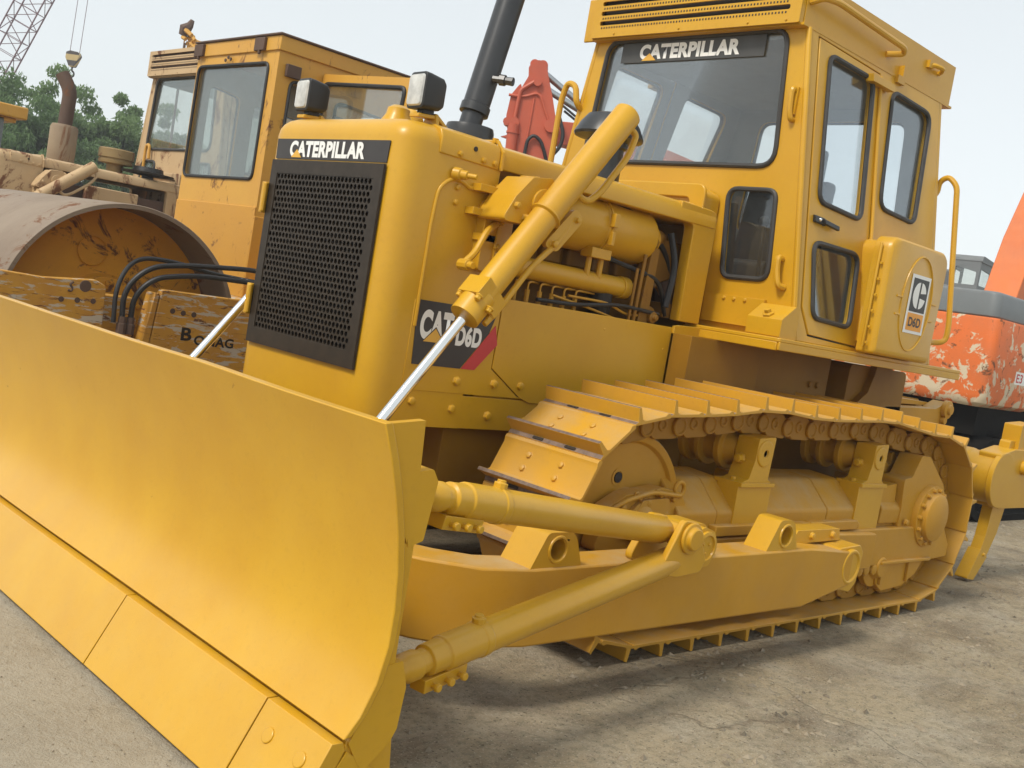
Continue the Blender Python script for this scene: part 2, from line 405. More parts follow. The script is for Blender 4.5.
# ================================================================== the bulldozers
HW = .47
def cabY(z): return .905-.154*(z-1.4)
def side_map(s, inset=0.):
    """(x,z,w) on the tapered cab side, s=+1 left / -1 right; w goes inwards"""
    return lambda x, z, w: V(x, s*(cabY(z)-inset-w), z)
def front_map(inset=0.): return lambda y, z, w: V(1.262-inset-w, y, z)
DOOR_WIN = rpoly([(1.106, 2.03), (.689, 2.01), (.625, 2.745), (1.069, 2.752)], .06)
REAR_WIN = rpoly([(.485, 2.112), (.085, 2.095), (-.055, 2.73), (.402, 2.745)], .07)
DOOR_LOW = rpoly([(1.11, 1.47), (.752, 1.458), (.688, 1.833), (1.132, 1.832)], .06)
DOOR = [(1.131, 1.378), (.655, 1.363), (.576, 1.945), (.539, 2.80), (1.171, 2.815), (1.206, 1.51)]
WINDSH = rpoly([(-.64, 2.160), (.635, 2.160), (.575, 2.825), (-.585, 2.825)], .09)
LOWWIN = rpoly([(.447, 1.605), (.715, 1.612), (.675, 2.045), (.395, 2.045)], .055)

def ring(poly, f, r, w=-.004):
    return [f(p[0], p[1], w) for p in poly]

def build_cab(root, MP, old=False, door=True):
    gl = M_glassr if old else M_glass; glf = M_glassr if old else M_glassf
    c = MB()
    # front wall
    outer = [(-.905+.0, 1.345), (.905, 1.345), (cabY(2.83), 2.83), (-cabY(2.83), 2.83)]
    outer = [(-cabY(1.345), 1.345), (cabY(1.345), 1.345), (cabY(2.84), 2.84), (-cabY(2.84), 2.84)]
    low2 = [(-p[0], p[1]) for p in LOWWIN][::-1]
    c.plate(outer, [WINDSH, LOWWIN, low2], front_map(), .03, 0, 1)
    # rear wall with a window
    rw = rpoly([(-.55, 2.0), (.55, 2.0), (.5, 2.72), (-.5, 2.72)], .08)
    c.plate(outer, [rw], lambda y, z, w: V(-.20+w, y, z), .03, 0, 1)
    # side walls
    so = [(1.232, 1.345), (-.17, 1.345), (-.17, 2.84), (1.232, 2.84)]
    for s in (1, -1):
        holes = [DOOR, REAR_WIN]
        c.plate(so, holes, side_map(s), .03, 0, 1)
    # lining: ceiling and floor
    c.box(-.17, 1.23, -.66, .66, 2.79, 2.82, 1); c.box(-.17, 1.23, -.86, .86, 1.345, 1.36, 1)
    # corner bead at the front edges
    for s in (1, -1):
        c.pipe([V(1.255, s*(cabY(z)-.004), z) for z in (1.36, 2.1, 2.83)], .016, 8)
    cab = c.build('cab', [MP, M_grey_in], root, .004)
    # windows with rubber
    for poly, f, nm, mt in ((WINDSH, front_map(), 'windscreen', glf), (LOWWIN, front_map(), 'window', gl), (low2, front_map(), 'window', gl)):
        w = MB(); w.pipe(ring(poly, f, 0, -.003), .013, 8, 0, closed=True); w.plate(poly, [], lambda a, b, d: f(a, b, .012+d), .005, 1)
        w.build(nm, [M_gask, mt], cab)
    for s in (1, -1):
        f = side_map(s); w = MB(); w.pipe(ring(REAR_WIN, f, 0, -.003), .013, 8, 0, closed=True); w.plate(REAR_WIN, [], lambda a, b, d: f(a, b, .012+d), .005, 1)
        w.build('window', [M_gask, gl], cab)
    f = lambda y, z, w: V(-.20+w, y, z)
    w = MB(); w.pipe(ring(rw, f, 0, -.003), .013, 8, 0, closed=True); w.plate(rw, [], lambda a, b, d: f(a, b, .012+d), .005, 1)
    w.build('window', [M_gask, gl], cab)
    # visor / roof
    v = MB(); z0, z1, W = 2.828, 3.062, .676
    v.box(-.30, 1.300, -W, W, z0+.012, z1)
    v.box(-.315, 1.315, -W-.012, W+.012, z0-.002, z0+.011)          # drip flange
    
    holes = [rpoly(rect(-.62, .61, z, z+.024), .011, 3) for z in (2.898, 2.952, 3.006)]
    v.plate(rpoly(rect(-.672, .672, z0+.004, z1+.002), .01), holes, lambda a, b, w: V(1.338-w, a, b), .010)
    v.box(1.305, 1.327, -.672, -.664, z0, z1); v.box(1.305, 1.327, .664, .672, z0, z1); v.box(1.305, 1.327, -.664, .664, z1-.006, z1)
    v.plate(rpoly([(1.31, z0-.01), (1.31, z1), (1.24, z1), (1.21, z0+.03)], .01), [], lambda x, z, w: V(x, -.678-.07+w, z), .07) if not old else None
    # dark dots painting the shade inside perforations between the slots
    for z in (2.885, 2.937, 2.992):
        for k in range(64):
            y = -.60+k*1.19/63; v.box(1.3382, 1.3395, y-.004, y+.004, z-.006, z+.004, 1)
    v.box(1.3015, 1.3035, -.63, .63, z0+.06, z1-.02, 1)  # dark sheet behind the slots, painting the shade within
    for y in (-.5, -.05, .38, .6): v.bolt((1.338, y, 2.848), (1, 0, 0), .006, .004)
    vis = v.build('visor', [MP, M_dark if not old else M_rustp_shade], root, .003)
    if door:
        for s in ((1, -1) if not old else (1,)):
            d = MB(); f = side_map(s)
            dp = [(DOOR[0][0]-.004, DOOR[0][1]+.008), (DOOR[1][0]+.008, DOOR[1][1]+.008), (DOOR[2][0]+.008, DOOR[2][1]), (DOOR[3][0]+.008, DOOR[3][1]-.008), (DOOR[4][0]-.010, DOOR[4][1]-.008), (DOOR[5][0]-.011, DOOR[5][1]+.003)]
            d.plate(dp, [DOOR_WIN, DOOR_LOW], lambda x, z, w: f(x, z, w-.004), .030, 0, 1)
            dr = d.build('door', [MP, M_grey_in], root, .003)
            for poly in (DOOR_WIN, DOOR_LOW):
                w = MB(); w.pipe(ring(poly, f, 0, -.008), .013, 8, 0, closed=True); w.plate(poly, [], lambda a, b, q: f(a, b, .010+q), .005, 1)
                w.build('window', [M_gask, gl], dr)
            h = MB()
            hp = lambda x, z, w: f(x, z, -w)
            h.rings([[hp(x, z+dz, w) for dz, w in ((-.018, .004), (.018, .004), (.016, .022), (-.016, .022))] for x, z in ((1.145, 1.942), (1.06, 1.940), (1.05, 1.935))])
            h.rings([[hp(x, z+dz, w) for dz, w in ((-.013, .018), (.013, .018), (.011, .036), (-.011, .036))] for x, z in ((1.075, 1.938), (.94, 1.926))])
            h.lathe(hp(1.105, 1.942, .02), hp(1.105, 1.942, 1)-hp(1.105, 1.942, 0), [(.010, 0), (.010, .006), (.006, .008)], 10, 1)
            h.build('handle', [M_blk, M_chr], dr, .003)
            h = MB()
            h.pipe([hp(.556, 2.78, .012), hp(.572, 1.95, .012), hp(.660, 1.40, .012)], .011, 8)
            h.prism([(.47, 2.70), (.70, 2.70), (.70, 2.74), (.47, 2.74)], 'Y', 0, 1, 0, f=lambda p, a: f(p[0], p[1]+.02, -.045*a-.004))
            h.build('hinge', MP, dr, .002)
    return cab, vis

def build_nose(root, MP, fresh=True, zlow=.60):
    """radiator guard and hood"""
    n = MB()
    def outline(d):
        r = .11-d*.5; x1 = 3.357-d; w = HW-d
        return rpoly([(2.87, -w), (x1, -w), (x1, w), (2.87, w)], [0, r, r, 0], 7)
    rings = [[V(p[0], p[1], z) for p in outline(0)] for z in (zlow, 1.2, 1.83)]
    for k in range(1, 6):
        a = k/5*math.pi/2; rings.append([V(p[0], p[1], 1.83+.078*math.sin(a)) for p in outline(.078*(1-math.cos(a)))])
    n.rings(rings)
    # guard foot down to the frame
    nose = n.build('radiator_guard', MP, root, 0, smooth=40)
    h = MB()
    prof = [(-HW, 1.800), (-HW, 1.862)]
    def hr(x, w, z0, zt):
        return [V(x, -w, z0), V(x, -w, zt-.045), V(x, -w+.015, zt-.015), V(x, -w+.06, zt), V(x, 0, zt+.006), V(x, w-.06, zt), V(x, w-.015, zt-.015), V(x, w, zt-.045), V(x, w, z0)]
    h.rings([hr(3.19, HW+.006, 1.805, 1.912), hr(2.885, HW+.006, 1.800, 1.910)])
    h.rings([hr(2.870, HW, 1.806, 1.905), hr(1.42, HW, 1.815, 1.910)])
    # rear hood post and cowl
    for s in (1, -1):
        h.prism(rpoly([(1.565, 1.345), (1.405, 1.345), (1.405, 1.90), (1.70, 1.905), (1.70, 1.815), (1.58, 1.812)], [0, 0, .06, 0, 0, .03]), 'Y', s*.405, s*(HW-.004))
    hood = h.build('hood', MP, root, .005)
    b = MB()
    b.pipe([V(2.877, y, z) for y, z in ((HW+.008, 1.80), (HW+.008, 1.87), (HW-.03, 1.912), (0, 1.920), (-HW+.03, 1.912), (-HW-.008, 1.87), (-HW-.008, 1.80))], .009, 6)
    for s in (1, -1):
        for x in (3.09, 2.97, 2.91): b.bolt((x, s*(HW+.006), 1.822), (0, s, 0), .012, .008)
    b.bolt((2.877, HW-.05, 1.912), (0, 0, 1), .014, .014)
    b.lathe((3.02, HW+.004, 1.855), (0, 1, 0), [(.010, 0), (.010, .005), (.001, .0055)], 10, 1)
    b.build('hood_strap', [MP, M_dark], hood)
    # cowl in front of the cab
    c = MB()
    c.prism(rpoly([(-.36, 1.345), (.36, 1.345), (.36, 2.00), (.28, 2.03), (-.28, 2.03), (-.36, 2.00)], .05), 'X', 1.27, 1.405)
    c.prism(rpoly([(.285, 1.345), (.375, 1.345), (.375, 2.035), (-.375, 2.035), (-.375, 1.345), (-.285, 1.345), (-.285, 1.965), (.285, 1.965)], [0, 0, .05, .05, 0, 0, .03, .03]), 'X', 1.405, 1.425)
    c.build('cowl', MP, root, .006)
    return nose, hood

def build_stack(root, mat, fresh=True, zt=3.05):
    s = MB()
    s.lathe((2.665, 0, 1.90), (0, 0, 1), [(.105, 0), (.108, .02), (.108, .105), (.102, .125), (.06, .127)], 28)
    d = V(-.10, 0, .5).normalized(); p = V(2.672, 0, 2.02)
    s.lathe(p, d, [(.050, 0), (.050, .06), (.066, .064), (.066, .10), (.060, .105), (.060, 1.05), (.052, 1.05), (.052, .98)], 24)
    q = p+d*.225+V(0, .055, 0)
    s.lathe(q, (-.45, .9, -.05), [(.016, 0), (.016, .03), (.024, .032), (.024, .058), (.017, .06), (.019, .095), (.013, .096)], 8)
    return s.build('exhaust_stack', mat, root, 0)

def build_precleaner(root, mat, mat2):
    s = MB()
    s.lathe((1.875, .09, 1.90), (0, 0, 1), [(.10, 0), (.10, .02), (.085, .03), (.085, .20), (.10, .21), (.10, .235), (.165, .25), (.170, .262), (.165, .275), (.145, .315), (.115, .355), (.06, .37), (.001, .372)], 28)
    s.build('air_precleaner', mat, root, 0)

def build_lift(root, MP, s, rod_mat, top=(2.444, 2.127), end=(3.135, 1.218), rod=(3.75, .405)):
    y = s*.70
    a = V(top[0], y, top[1]); e = V(end[0], y, end[1]); d = (e-a).normalized(); L = (e-a).length
    n = V(-d.z*-1, 0, 0)
    n = V(d.z, 0, -d.x); n = n if n.x < 0 else -n
    c = MB()
    c.lathe(a, d, [(.02, -.008), (.05, -.004), (.058, .004), (.058, .52*L), (.066, .525*L), (.066, .53*L), (.055, .535*L), (.055, .90*L), (.060, .905*L), (.060, L), (.03, L+.002)], 26)
    # gland block with bolts
    g0 = a+d*(.875*L)
    for k in range(4):
        pass
    sd_ = V(0, 1, 0)
    def q(t, u, w): return a+d*t+n*u+sd_*w
    c.rings([[q(t, u, w) for u, w in ((-.062, -.055), (.082, -.045), (.082, .045), (-.062, .060))] for t in (.865*L, .935*L)])
    for u, w in ((-.045, .055), (.07, .03), (-.045, -.05), (.07, -.03), (.02, .066)): c.bolt(q(.937*L, u, w), d, .013, .016)
    cyl = c.build('lift_cylinder', MP, root, .003)
    r = MB(); r.tube(e-d*.02, V(rod[0], y, rod[1]), .0205, n=20); r.build('rod', rod_mat, cyl)
    p = MB()
    p.pipe(rpath([q(.03, .055, s*.01), q(.03, .085, s*.02), q(.12, .115, s*.025), q(.34, .118, s*.025), q(.415, .10, s*.02), q(.43, .04, s*.01)], .05), .014, 10)
    p.pipe(rpath([q(.50, .10, s*.01), q(.62, .115, s*.015), q(.80, .075, s*.03), q(.90*L, .08, s*.03), q(.97*L, .07, s*.03)], .06), .0125, 10)
    # clamp plate of the line
    p.prism(rpoly([(.47, .075), (.47, .145), (.66, .135), (.70, .06)], .03), 'Y', 0, 1, f=lambda k, b: q(k[0], k[1], s*(.0+.022*b)))
    p.bolt(q(.50, .115, s*.022), (0, s, 0), .012, .014); p.bolt(q(.655, .095, s*.022), (0, s, 0), .015, .018)
    p.build('hydraulic_line', MP, cyl, .002)
    # trunnion casting
    t = MB()
    t.prism(rpoly([(2.99, 1.60), (2.935, 1.70), (2.86, 1.785), (2.755, 1.80), (2.70, 1.745), (2.74, 1.66), (2.86, 1.60)], .02), 'Y', s*.50, s*.655)
    t.prism(rpoly([(2.95, 1.40), (2.95, 1.66), (2.86, 1.72), (2.80, 1.68), (2.80, 1.40)], .02), 'Y', s*(HW-.005), s*.52)
    t.lathe((2.79, s*.655, 1.69), (0, s, 0), [(.062, 0), (.062, .012), (.045, .014)], 18)
    t.bolt((2.735, s*.64, 1.755), (-.6, 0, .8), .018, .03); t.bolt((2.87, s*.655, 1.625), (0, s, 0), .016, .02); t.bolt((2.925, s*.655, 1.665), (0, s, 0), .013, .014)
    # oval rim on the cap
    t.pipe([V(2.808+.036*math.cos(k/14*6.283), s*(.577+.036*math.sin(k/14*6.283)), 1.7935-.005*math.cos(k/14*6.283)) for k in range(14)], .004, 6, closed=True)
    t.build('cylinder_yoke', MP, root, .006)
    return cyl

def path_closed():
    """plate line of the track in (x,z), running down the front, rearwards, up, forwards"""
    xf, xr, zc, rad = 2.44, -.05, .520, .452
    pts = []
    for k in range(0, 13):
        a = R(80)-R(170)*k/12; pts.append((xf+rad*math.cos(a), zc+rad*math.sin(a)))
    pts.append((1.2, .068))
    for k in range(0, 13):
        a = R(-90)-R(175)*k/12; pts.append((xr+rad*math.cos(a), zc+rad*math.sin(a)))
    for x, z in ((.2, .980), (.4, 1.004), (.62, 1.028), (.85, 1.022), (1.15, 1.008), (1.4, 1.010), (1.62, 1.026), (1.75, 1.030), (1.95, 1.004), (2.15, .985), (2.3, .980)):
        pts.append((x, z))
    return [Vector((p[0], p[1])) for p in pts]
def sample_closed(pts, start_x, count):
    P = pts+[pts[0]]; segs = [(P[i+1]-P[i]).length for i in range(len(P)-1)]; L = sum(segs)
    # arc position of the start point on the bottom run
    s0 = 0
    for i in range(len(P)-1):
        if abs(P[i].y-.068) < .004 and abs(P[i+1].y-.068) < .004 and P[i].x >= start_x >= P[i+1].x:
            s0 += P[i].x-start_x; break
        s0 += segs[i]
    out = []
    for k in range(count):
        s = (s0+L*k/count) % L
        for i, l in enumerate(segs):
            if s <= l: out.append(P[i]+(P[i+1]-P[i])*(s/l)); break
            s -= l
    return out

def build_track(root, MP, yc, proto=None):
    pts = sample_closed(path_closed(), 2.433, 38); n = len(pts)
    y0, y1 = yc-.245, yc+.245
    tr = bpy.data.objects.new('track', None); col.objects.link(tr); tr.parent = root; tr.location = V(1.2, yc, 0)-ORG; tr.empty_display_size = .1
    if proto is None:
        # shoe: local x along travel 0..p, z outward
        p = .2005; prof = [(.020, -.001), (.018, .010), (.024, .018), (.036, .020), (.052, .012), (p-.030, .011), (p-.020, .018), (p-.008, .066), (p+.006, .066), (p+.005, .012), (p+.022, .006), (p+.022, -.001)]
        s = MB()
        lo = [s.bm.verts.new((a, -.245, b)) for a, b in prof]; hi = [s.bm.verts.new((a, .245, b)) for a, b in prof]
        N = len(prof)
        for i in range(N):
            s.face([lo[i], lo[(i+1) % N], hi[(i+1) % N], hi[i]], 1 if i in (7, 9) else 0)
        s.face(lo[::-1]); s.face(hi)
        for bx in (.070, .125):
            for by in (-.085, .085): s.bolt((bx+.01, by, .010), (0, 0, 1), .013, .009)
        for by in (-.085, .085): s.prism(rpoly(rect(p+.006, p+.019, by-.028, by+.028), .006), 'Z', .008, .0125, 2)  # dark pads painting the shade of two holes in the shoe
        # chipped tip
        shoe = s.build('track_shoe', [MP, M_wear, M_dark], None, .002, org=(0, 0, 0))
        l = MB()
        for sy in (-.085, .085):
            w = .018 if sy > 0 else .018
            l.prism(rpoly([(-.015, -.118), (p*.62, -.118), (p*.76, -.098), (p+.01, -.088), (p+.012, -.03), (p*.72, -.004), (p*.2, -.004), (-.012, -.03)], .015, 3), 'Y', sy-w, sy+w)
            o = sy+(.018 if sy > 0 else -.018); sg = 1 if sy > 0 else -1
            l.lathe((p*.93, o, -.065), (0, sg, 0), [(.042, -.002), (.042, .014), (.030, .016), (.030, .010), (.001, .010)], 16)
            l.lathe((p*.42, o, -.058), (0, sg, 0), [(.030, -.002), (.026, .006), (.015, .006), (.014, -.002), (.001, -.002)], 12, 0)
        l.tube((p*.93, -.10, -.065), (p*.93, .10, -.065), .030, n=12)
        link = l.build('track_link', [M_chain, M_hull], None, .003, org=(0, 0, 0))
        proto = (shoe, link)
        first = True
    else: first = False
    for i in range(n):
        a, b = pts[i-1], pts[i]; t = (b-a); L = t.length; t /= L
        # outward normal (right-hand side of travel when going down the front, rearwards...)
        nv = Vector((-t.y, t.x))
        ctr = Vector((1.2, .52)); 
        if nv.dot(((a+b)/2)-ctr) < 0: nv = -nv
        X = V(t.x, 0, t.y); Z = V(nv.x, 0, nv.y); Yv = Z.cross(X)
        mat = Matrix((X*(L/.2005), Yv, Z)).transposed().to_4x4()
        mat.translation = V(a.x, yc, a.y)-V(1.2, yc, 0)
        for q in proto:
            if first and i == 0: o = q
            else:
                o = q.copy(); col.objects.link(o)
            o.parent = tr; o.matrix_local = mat
    return tr, proto

def build_undercarriage(root, s):
    """idler, sprocket, frame and rollers of one side, s=+1 left"""
    yc = s*.94
    f = MB()
    # frame beam
    f.prism(rpoly([(2.10, .25), (2.10, .47), (-.26, .475), (-.37, .36), (-.37, .29), (-.2, .28), (.3, .28)], .01), 'Y', s*.80, s*1.15)
    f.prism([(.62, .285), (.62, .465), (1.12, .478), (1.14, .40), (1.02, .285)], 'Y', s*1.15, s*1.20)
    frame = f.build('track_frame', M_yeld, root, .008)
    f = MB()
    for x0, x1 in ((2.20, 1.93), (1.925, 1.79), (1.565, 1.02), (1.012, .745), (.46, .19)):
        f = MB()
        sec = rpoly([(s*.82, .49), (s*1.12, .49), (s*1.125, .575), (s*1.0, .70), (s*.82, .71)], [0, .01, .035, .05, .02])
        f.rings([[V(x, y, z) for y, z in sec] for x in (x0, x1)]); f.build('spring_cover', M_yeld, frame, .006)
    f = MB()
    for x0, x1 in ((1.97, 1.58), (1.50, 1.22), (1.20, .76)): q_ = MB(); q_.box(x0, x1, s*1.10, s*1.16, .480, .525); q_.build('cover_strip', M_yeld, frame, .004)
    for x in (1.9, 1.03, .75, .21): f.bolt((x, s*1.145, .50), (0, s, 0), .016, .012)
    f.build('cover_bolts', M_yeld, frame, .002)
    # carrier roller brackets and rollers
    for xc in (1.69, .63):
        b = MB()
        b.prism(rpoly([(xc+.125, .46), (xc+.13, .70), (xc+.06, .72), (xc+.035, .80), (xc+.03, .90), (xc-.10, .91), (xc-.09, .72), (xc-.13, .70), (xc-.13, .46)], .012), 'Y', s*1.02, s*1.13)
        b.lathe((xc-.03, s*.99, .835), (0, s, 0), [(.055, 0), (.055, .06), (.060, .062), (.060, .143), (.055, .147), (.018, .147), (.016, .140), (.001, .140)], 20)
        b.box(xc-.13, xc+.13, s*1.0, s*1.145, .688, .706)
        for x in (xc-.10, xc+.09): b.bolt((x, s*1.07, .706), (0, 0, 1), .014, .014)
        b.bolt((xc+.045, s*1.06, .80), (1, 0, 0), .02, .03)
        b.build('roller_bracket', M_yel, root, .008)
        r_ = MB()
        r_.lathe((xc-.03, s*.72, .83), (0, s, 0), [(.05, 0), (.105, .01), (.105, .04), (.075, .05), (.075, .09), (.105, .10), (.105, .125), (.075, .13), (.075, .20), (.105, .205), (.105, .235), (.080, .24), (.06, .29)], 28)
        r_.build('carrier_roller', M_yeld, root, .003)
    # idler
    d = MB()
    d.lathe((2.42, s*.80, .535), (0, s, 0), [(.30, 0), (.345, .01), (.345, .075), (.375, .08), (.375, .12)], 56)
    d.lathe((2.42, s*.92, .535), (0, s, 0), [(.375, 0), (.350, .005), (.345, .095), (.338, .105), (.31, .100), (.30, .085), (.12, .088), (.11, .115), (.06, .12)], 56)
    idl = d.build('idler', M_yeld, root, .002)
    d = MB()
    d.lathe((2.478, s*1.006, .695), (0, s, 0), [(.034, 0), (.036, .004), (.026, .0045), (.024, -.003), (.001, -.003)], 20, 0)
    d.lathe((2.478, s*1.0085, .695), (0, s, 0), [(.022, 0), (.0215, .0035), (.001, .0036)], 16, 1)
    d.build('plug', [M_yeld, M_dark], idl)
    y = MB()
    y.prism(rpoly([(2.66, .43), (2.62, .595), (2.52, .645), (2.30, .675), (2.17, .655), (2.05, .50), (2.05, .40), (2.4, .38)], .03), 'Y', s*1.03, s*1.10)
    y.prism(rpoly([(2.50, .55), (2.44, .63), (2.28, .64), (2.25, .56)], .02), 'Y', s*1.10, s*1.125)
    y.lathe((2.42, s*1.10, .54), (0, s, 0), [(.085, 0), (.085, .02), (.05, .03), (.03, .05)], 20)
    for x, z in ((2.55, .60), (2.33, .655), (2.24, .635), (2.52, .50), (2.28, .57), (2.40, .62), (2.46, .645)): y.bolt((x, s*1.105, z), (0, s, 0), .016, .02)
    y.pipe([V(2.19+.03*math.cos(k/12*6.283), s*(1.10), .67+.03*math.sin(k/12*6.283)) for k in range(12)], .010, 8, closed=True)
    y.pipe(rpath([V(2.62, s*1.105, .58), V(2.56, s*1.13, .63), V(2.40, s*1.13, .665), V(2.22, s*1.13, .65)], .04), .010, 8)
    y.box(2.25, 2.75, s*1.00, s*1.12, .30, .42)
    y.build('idler_yoke', M_yeld, root, .006)
    # sprocket with teeth
    d = MB(); teeth = 25; prof = []
    for k in range(teeth*4):
        a = 2*math.pi*k/(teeth*4); rr = .375 if k % 4 in (0, 1) else .325
        prof.append((-.05+rr*math.cos(a), .52+rr*math.sin(a)))
    d.prism(prof, 'Y', s*.90, s*.97)
    d.build('sprocket', M_yeld, root, .004)
    d = MB()
    d.prism(rpoly([(.26, .565), (.285, .73), (.20, .74), (.13, .86), (.03, .855), (-.20, .70), (-.27, .60), (-.27, .45), (-.20, .36), (-.05, .33), (.10, .38), (.16, .46), (.26, .465)], .025), 'Y', s*1.0, s*1.13)
    d.prism(rpoly([(.46, .47), (.46, .68), (.30, .70), (.285, .60), (.17, .47)], .01), 'Y', s*1.0, s*1.10)
    d.lathe((-.05, s*1.12, .53), (0, s, 0), [(.175, 0), (.170, .04), (.135, .045), (.130, .075), (.11, .085), (.001, .086)], 32)
    for k in range(14):
        a = 2*math.pi*k/14; d.bolt((-.05+.150*math.cos(a), s*1.163, .53+.150*math.sin(a)), (0, s, 0), .012, .014)
    d.build('sprocket_cover', M_yeld, root, .006)
    # bottom rollers and guard
    for x in (2.05, 1.72, 1.39, 1.06, .73, .40):
        d = MB(); d.lathe((x, s*.74, .265), (0, s, 0), [(.06, 0), (.115, .01), (.115, .06), (.09, .07), (.09, .33), (.115, .34), (.115, .375), (.07, .38), (.05, .42)], 22); d.build('track_roller', M_yeld, root, .003)
    d = MB()
    d.prism(rpoly([(.44, .285), (.38, .165), (.31, .125), (.08, .14), (-.06, .20), (-.14, .29)], .02), 'Y', s*1.06, s*1.13)
    for x in (.36, .06): d.prism([(x, .285), (x+.012, .285), (x+.006, .165), (x-.006, .165)], 'Y', s*1.13, s*1.145)
    d.box(-.13, .43, s*1.06, s*1.17, .283, .300)
    for x in (.55, .47, .62): d.lathe((x, s*1.1, .255), (0, s, 0), [(.03, 0), (.03, .05), (.018, .055)], 8)
    d.build('roller_guard', M_yeld, root, .005)

def main_dozer():
    global ORG
    base = V(1.2, 0, 0); ORG = base
    root = thing('bulldozer', 'freshly painted yellow crawler bulldozer with wide straight blade in the foreground', 'bulldozer', base)
    MP = M_yel
    # ---------------- hull
    h = MB()
    h.box(-.45, 2.9, -.42, .42, .36, 1.0)
    h.box(-.75, 1.3, -.44, .44, .50, 1.28)
    h.prism(rpoly([(-.6, .8), (.1, .8), (.1, 1.28), (-.6, 1.28)], .05), 'Y', -.60, .60)
    for s in (1, -1):
        h.box(1.02, 1.62, s*.44, s*.60, 1.0, 1.285)
        h.prism(rpoly([(.25, .95), (1.03, .95), (1.03, 1.29), (.25, 1.29)], .01), 'Y', s*.44, s*.56)
        h.prism([(-.33, 1.30), (-.33, 1.10), (-.10, .98), (.23, .98), (.23, 1.02), (.05, 1.05), (-.08, 1.13), (-.13, 1.25), (-.13, 1.30)], 'Y', s*.60, s*.64)
        for x in (.44, .36): h.bolt((x, s*.56, 1.13), (0, s, 0), .018, .012)
    hull = h.build('hull', M_hull, root, .008)
    # side plates
    for s in (1, -1):
        p = MB()
        p.prism([(1.25, .88), (1.25, 1.31), (2.74, 1.31), (2.74, 1.02), (2.56, .91), (2.50, .89)], 'Y', s*.44, s*.475)
        p.prism([(2.744, 1.25), (3.19, 1.25), (3.19, .905), (2.52, .905), (2.57, .912), (2.744, 1.018)], 'Y', s*.44, s*.4725)
        p.prism([(1.62, 1.0), (1.62, 1.318), (1.585, 1.325), (1.30, 1.335), (1.30, 1.0)], 'Y', s*.475, s*.49)
        for x, z in ((2.92, .955), (2.717, .957), (2.567, .959)): p.bolt((x, s*.4725, z), (0, s, 0), .017, .014)
        for x, z in ((2.1, 1.25), (1.66, 1.20)): p.lathe((x, s*.475, z), (0, s, 0), [(.006, -.002), (.006, .002), (.001, .0022)], 8)
        p.build('side_plate', MP, root, .003)
        p = MB()
        p.box(2.30, 3.20, s*.43, s*.468, .765, .898)
        for x, z in ((3.13, .862), (2.921, .842), (2.72, .823), (2.5, .81)): p.bolt((x, s*.468, z), (0, s, 0), .017, .014)
        p.box(.9, 2.80, s*.425, s*.455, .77, 1.0)
        p.build('frame_rail', MP, root, .004)
    # ---------------- nose, hood
    nose, hood = build_nose(root, MP, zlow=.765)
    for s in (1, -1):
        e = MB()
        y = s*(HW+.002)
        # embossed rib on the guard side
        e.pipe(rpath([V(3.175, y, 1.15), V(3.175, y, 1.55), V(3.165, y, 1.68), V(3.11, y, 1.725), V(3.05, y, 1.722), V(3.01, y, 1.70), V(2.965, y, 1.725), V(2.89, y, 1.73)], .04), .008, 8)
        for x, z in ((3.076, 1.697), (3.074, 1.64)): e.bolt((x, s*HW, z), (0, s, 0), .012, .010)
        for z, x in ((1.715, 3.0), (1.622, 3.02), (1.53, 2.96)):
            e.box(2.872, x, s*HW, s*(HW+.05), z-.014, z+.014)
        e.box(2.862, 2.885, s*(HW-.02), s*(HW+.06), 1.42, 1.745)
        for z in (1.69, 1.60, 1.50): e.bolt((2.875, s*(HW+.06), z), (0, s, 0), .014, .016)
        e.lathe((3.10, s*HW, 1.745), (-.35, s*.9, -.05), [(.026, 0), (.024, .03), (.018, .034), (.018, .06), (.010, .062), (.010, .10)], 12)
        # lever under the yoke
        e.pipe(rpath([V(2.90, s*.53, 1.59), V(2.97, s*.56, 1.55), V(3.02, s*.57, 1.46), V(3.07, s*.58, 1.42)], .03), .014, 8)
        e.lathe((3.07, s*.555, 1.41), (0, s, 0), [(.022, 0), (.022, .05), (.014, .052), (.014, .075)], 10)
        e.build('side_bracket', MP, nose, .003)
    # sign strip and grille
    sgn = MB(); sgn.plate(rpoly([(-.388, 1.729), (.388, 1.729), (.392, 1.811), (-.392, 1.811)], .003), [], lambda a, b, w: V(3.3605-w, a, b), .004)
    sg = sgn.build('name_strip', M_dec, root)
    lettering('CATERPILLAR', '', .066, 1, (3.3605, -.285, 1.737), (0, 1, 0), (0, 0, 1), M_wht, sg, .048, .0015, width=.53)
    tri = MB(); tri.prism([(-.268, 1.735), (-.192, 1.735), (-.23, 1.768)], 'X', 3.3622, 3.3634); tri.build('emblem', M_tri, sg)
    gr = MB(); gy0, gy1, gz0, gz1 = -.392, .392, .952, 1.722
    FX = 3.372
    gr.plate(rect(gy0, gy1, gz0, gz1), [rect(gy0+.05, gy1-.05, gz0+.065, gz1-.055)], lambda a, b, w: V(FX-w, a, b), .012)
    cols, rows = 26, 27
    hy0, hz0 = gy0+.05, gz0+.065; cw = (gy1-.05-hy0)/(cols+.5); ch = (gz1-.055-hz0)/rows
